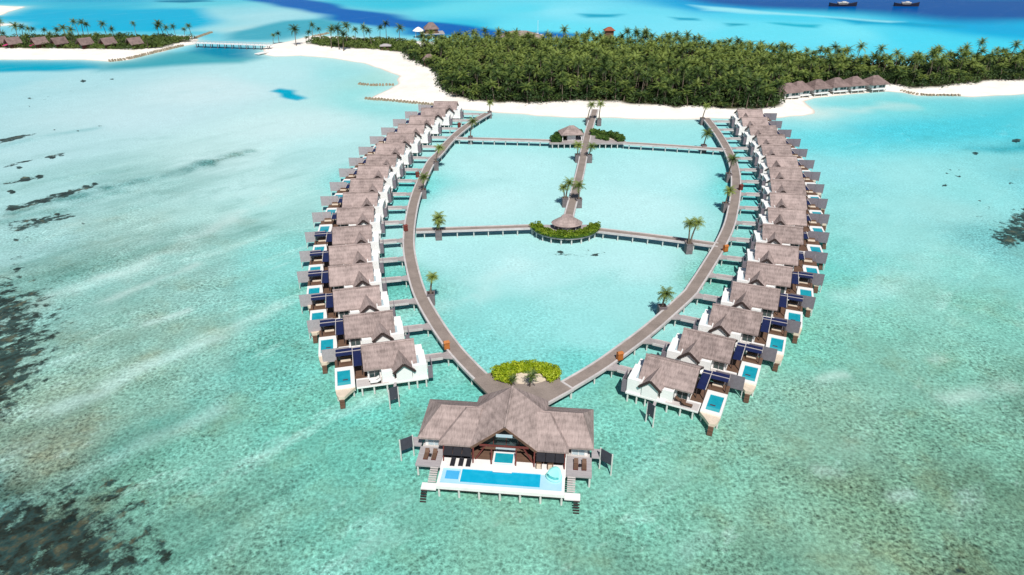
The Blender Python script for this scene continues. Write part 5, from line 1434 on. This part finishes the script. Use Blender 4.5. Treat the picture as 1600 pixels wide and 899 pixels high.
def ship(px, py, L, label, rz=0.0):
    p = at(px, py, 0)
    t = thing('boat', label, 'boat', (p.x, p.y, 0), rz, 'dark boats anchored in deep water')
    n = 9; vs, fs = [], []
    for i in range(n):
        f = i / (n - 1); x = (f - .5) * L
        w = L * 0.115 * max(0.06, math.sin(math.pi * min(1, .22 + f * .78))) ** .6
        zt = 1.9 + 1.4 * (abs(f - .45) * 2) ** 2.2
        vs += [(x, -w, zt), (x, -w * .8, -.4), (x, w * .8, -.4), (x, w, zt)]
    for i in range(n - 1):
        for k in range(3): fs.append((i * 4 + k, i * 4 + k + 1, i * 4 + k + 5, i * 4 + k + 4))
        fs.append((i * 4 + 3, i * 4, i * 4 + 4, i * 4 + 7))
    fs += [(0, 3, 2, 1), tuple((n - 1) * 4 + k for k in range(4))]
    MB().add(vs, fs).build('hull', M['navy_hull'], t)
    MB().box(-L * .2, L * .14, -L * .07, L * .07, 1.9, 3.1).build('cabin', M['pale_wood'], t)
    MB().box(-L * .22, L * .17, -L * .078, L * .078, 3.1, 3.3).build('roof', M['pile'], t)
    MB().box(-L * .06, L * .08, -L * .05, L * .05, 3.3, 4.0).build('wheelhouse', M['pile'], t)
    MB().box(-L * .18, L * .12, -L * .0705, -L * .0701, 2.3, 2.8).build('windows', M['glass'], t)
ship(1317, 10, 24, 'left dark boat with pale cabin anchored in the deep blue water')
ship(1416, 10, 21, 'right dark boat with pale cabin anchored in the deep blue water', R(-6))
p = at(838, 56, 0)
t = thing('boat', 'small white sailing boat moored behind the left of the grove', 'boat', (p.x, p.y, 0))
MB().add([(-4, -1, .9), (4, -.9, .9), (5.6, 0, 1.2), (4, .9, .9), (-4, 1, .9), (-3.6, -.7, -.2), (4, 0, -.2), (-3.6, .7, -.2)], [(0, 1, 2, 3, 4), (0, 5, 6, 2, 1), (2, 6, 7, 4, 3), (0, 4, 7, 5), (5, 7, 6)]).build('hull', M['white'], t)
MB().box(-2, 1.5, -.6, .6, .9, 1.7).build('cabin', M['white'], t); MB().tube([(1, 0, 1), (1, 0, 10)], .1, 6).build('mast', M['white'], t)
p = at(409, 85, 0)
t = thing('landing_stage', 'small white landing stage at the neck end of the footbridge', 'landing', (p.x, p.y, 0), R(60))
MB().box(-4, 4, -1.8, 1.8, .5, .9).build('deck', M['white_deck'], t)
for x in (-3.4, 0, 3.4):
    for y in (-1.4, 1.4): pile(t, x, y, .6, .15)

# single palms against the water
def lone_palms(lst, group, where):
    lst = sorted(lst)
    names = ['leftmost'] + [ORD[i] for i in range(1, len(ORD))]
    for i, (x, yc, yb) in enumerate(lst):
        p = at(x, yb, 1.2)
        # crown height at this distance
        z = CAM_H - p.y * math.tan(TH + math.atan((yc - 449.5) / FPX)); h = max(3.5, z - 1.2)
        k = (i * 3) % 7
        zs = h / PALM_ME[k][0]
        sc = min(1.15, max(0.72, zs))
        n = len(lst)
        if i < 17: lab = 'coconut palm %s, %s from left' % (where, ORD[i]) if i else 'coconut palm %s, leftmost' % where
        else: lab = 'coconut palm %s, %s from right' % (where, ORD[n - 1 - i] if i < n - 1 else 'first')
        palm(p.x, p.y, 1.0, k, sc, i * 1.7, lab, group, zs / sc)
lone_palms([(4, 34, 62), (29, 41, 63), (38, 42, 64), (49, 45, 64), (60, 45, 64), (72, 47, 65), (92, 47, 64), (105, 43, 68), (118, 46, 72), (125, 34, 60), (132, 35, 60), (140, 38, 60), (168, 37, 60), (180, 45, 64), (214, 37, 58), (249, 41, 61), (257, 36, 60), (265, 43, 62), (276, 41, 62), (290, 46, 62), (300, 40, 60), (45, 55, 73), (82, 53, 72), (115, 54, 75), (155, 56, 74), (192, 55, 74), (232, 58, 76), (240, 60, 74), (10, 52, 70)],
           'palms on the left island', 'on the left island')
lone_palms([(427, 55, 67), (436, 52, 66), (463, 46, 72), (478, 58, 67), (483, 50, 66), (489, 39, 61), (502, 45, 62), (518, 46, 76), (530, 45, 78), (537, 54, 80), (542, 40, 70), (556, 46, 66), (570, 43, 70), (581, 48, 75), (594, 43, 64), (604, 37, 62), (624, 44, 66)],
           'palms on the sandy neck', 'on the sandy neck')

# ------------------------------------------------------------------ light, sky, view
SUN_EL, SUN_AZ = 53.0, 9.0      # the sun stands high behind the camera, a little to the right
ld = bpy.data.lights.new('sun', 'SUN'); ld.energy = 4.9; ld.angle = R(0.53); ld.color = (1.0, 0.965, 0.91)
lo = bpy.data.objects.new('sun', ld); COL.objects.link(lo)
lo.rotation_euler = (R(90 - SUN_EL), 0, R(SUN_AZ)); lo.location = (60, -120, 300)
w = bpy.data.worlds.new('World'); S.world = w; w.use_nodes = True
nt = w.node_tree; bg = nt.nodes['Background']
sky = nt.nodes.new('ShaderNodeTexSky'); sky.sky_type = 'NISHITA'; sky.sun_disc = False; sky.dust_density = 0.3; sky.air_density = 1.0
sky.sun_elevation = R(SUN_EL); sky.sun_rotation = R(180 - SUN_AZ)
nt.links.new(sky.outputs[0], bg.inputs[0]); bg.inputs[1].default_value = 0.06
vs_ = S.view_settings
vs_.view_transform = 'Standard'; vs_.look = 'None'; vs_.exposure = 0.08; vs_.gamma = 1.0; vs_.use_curve_mapping = False
S.cycles.max_bounces = 5
S.cycles.use_denoising = True
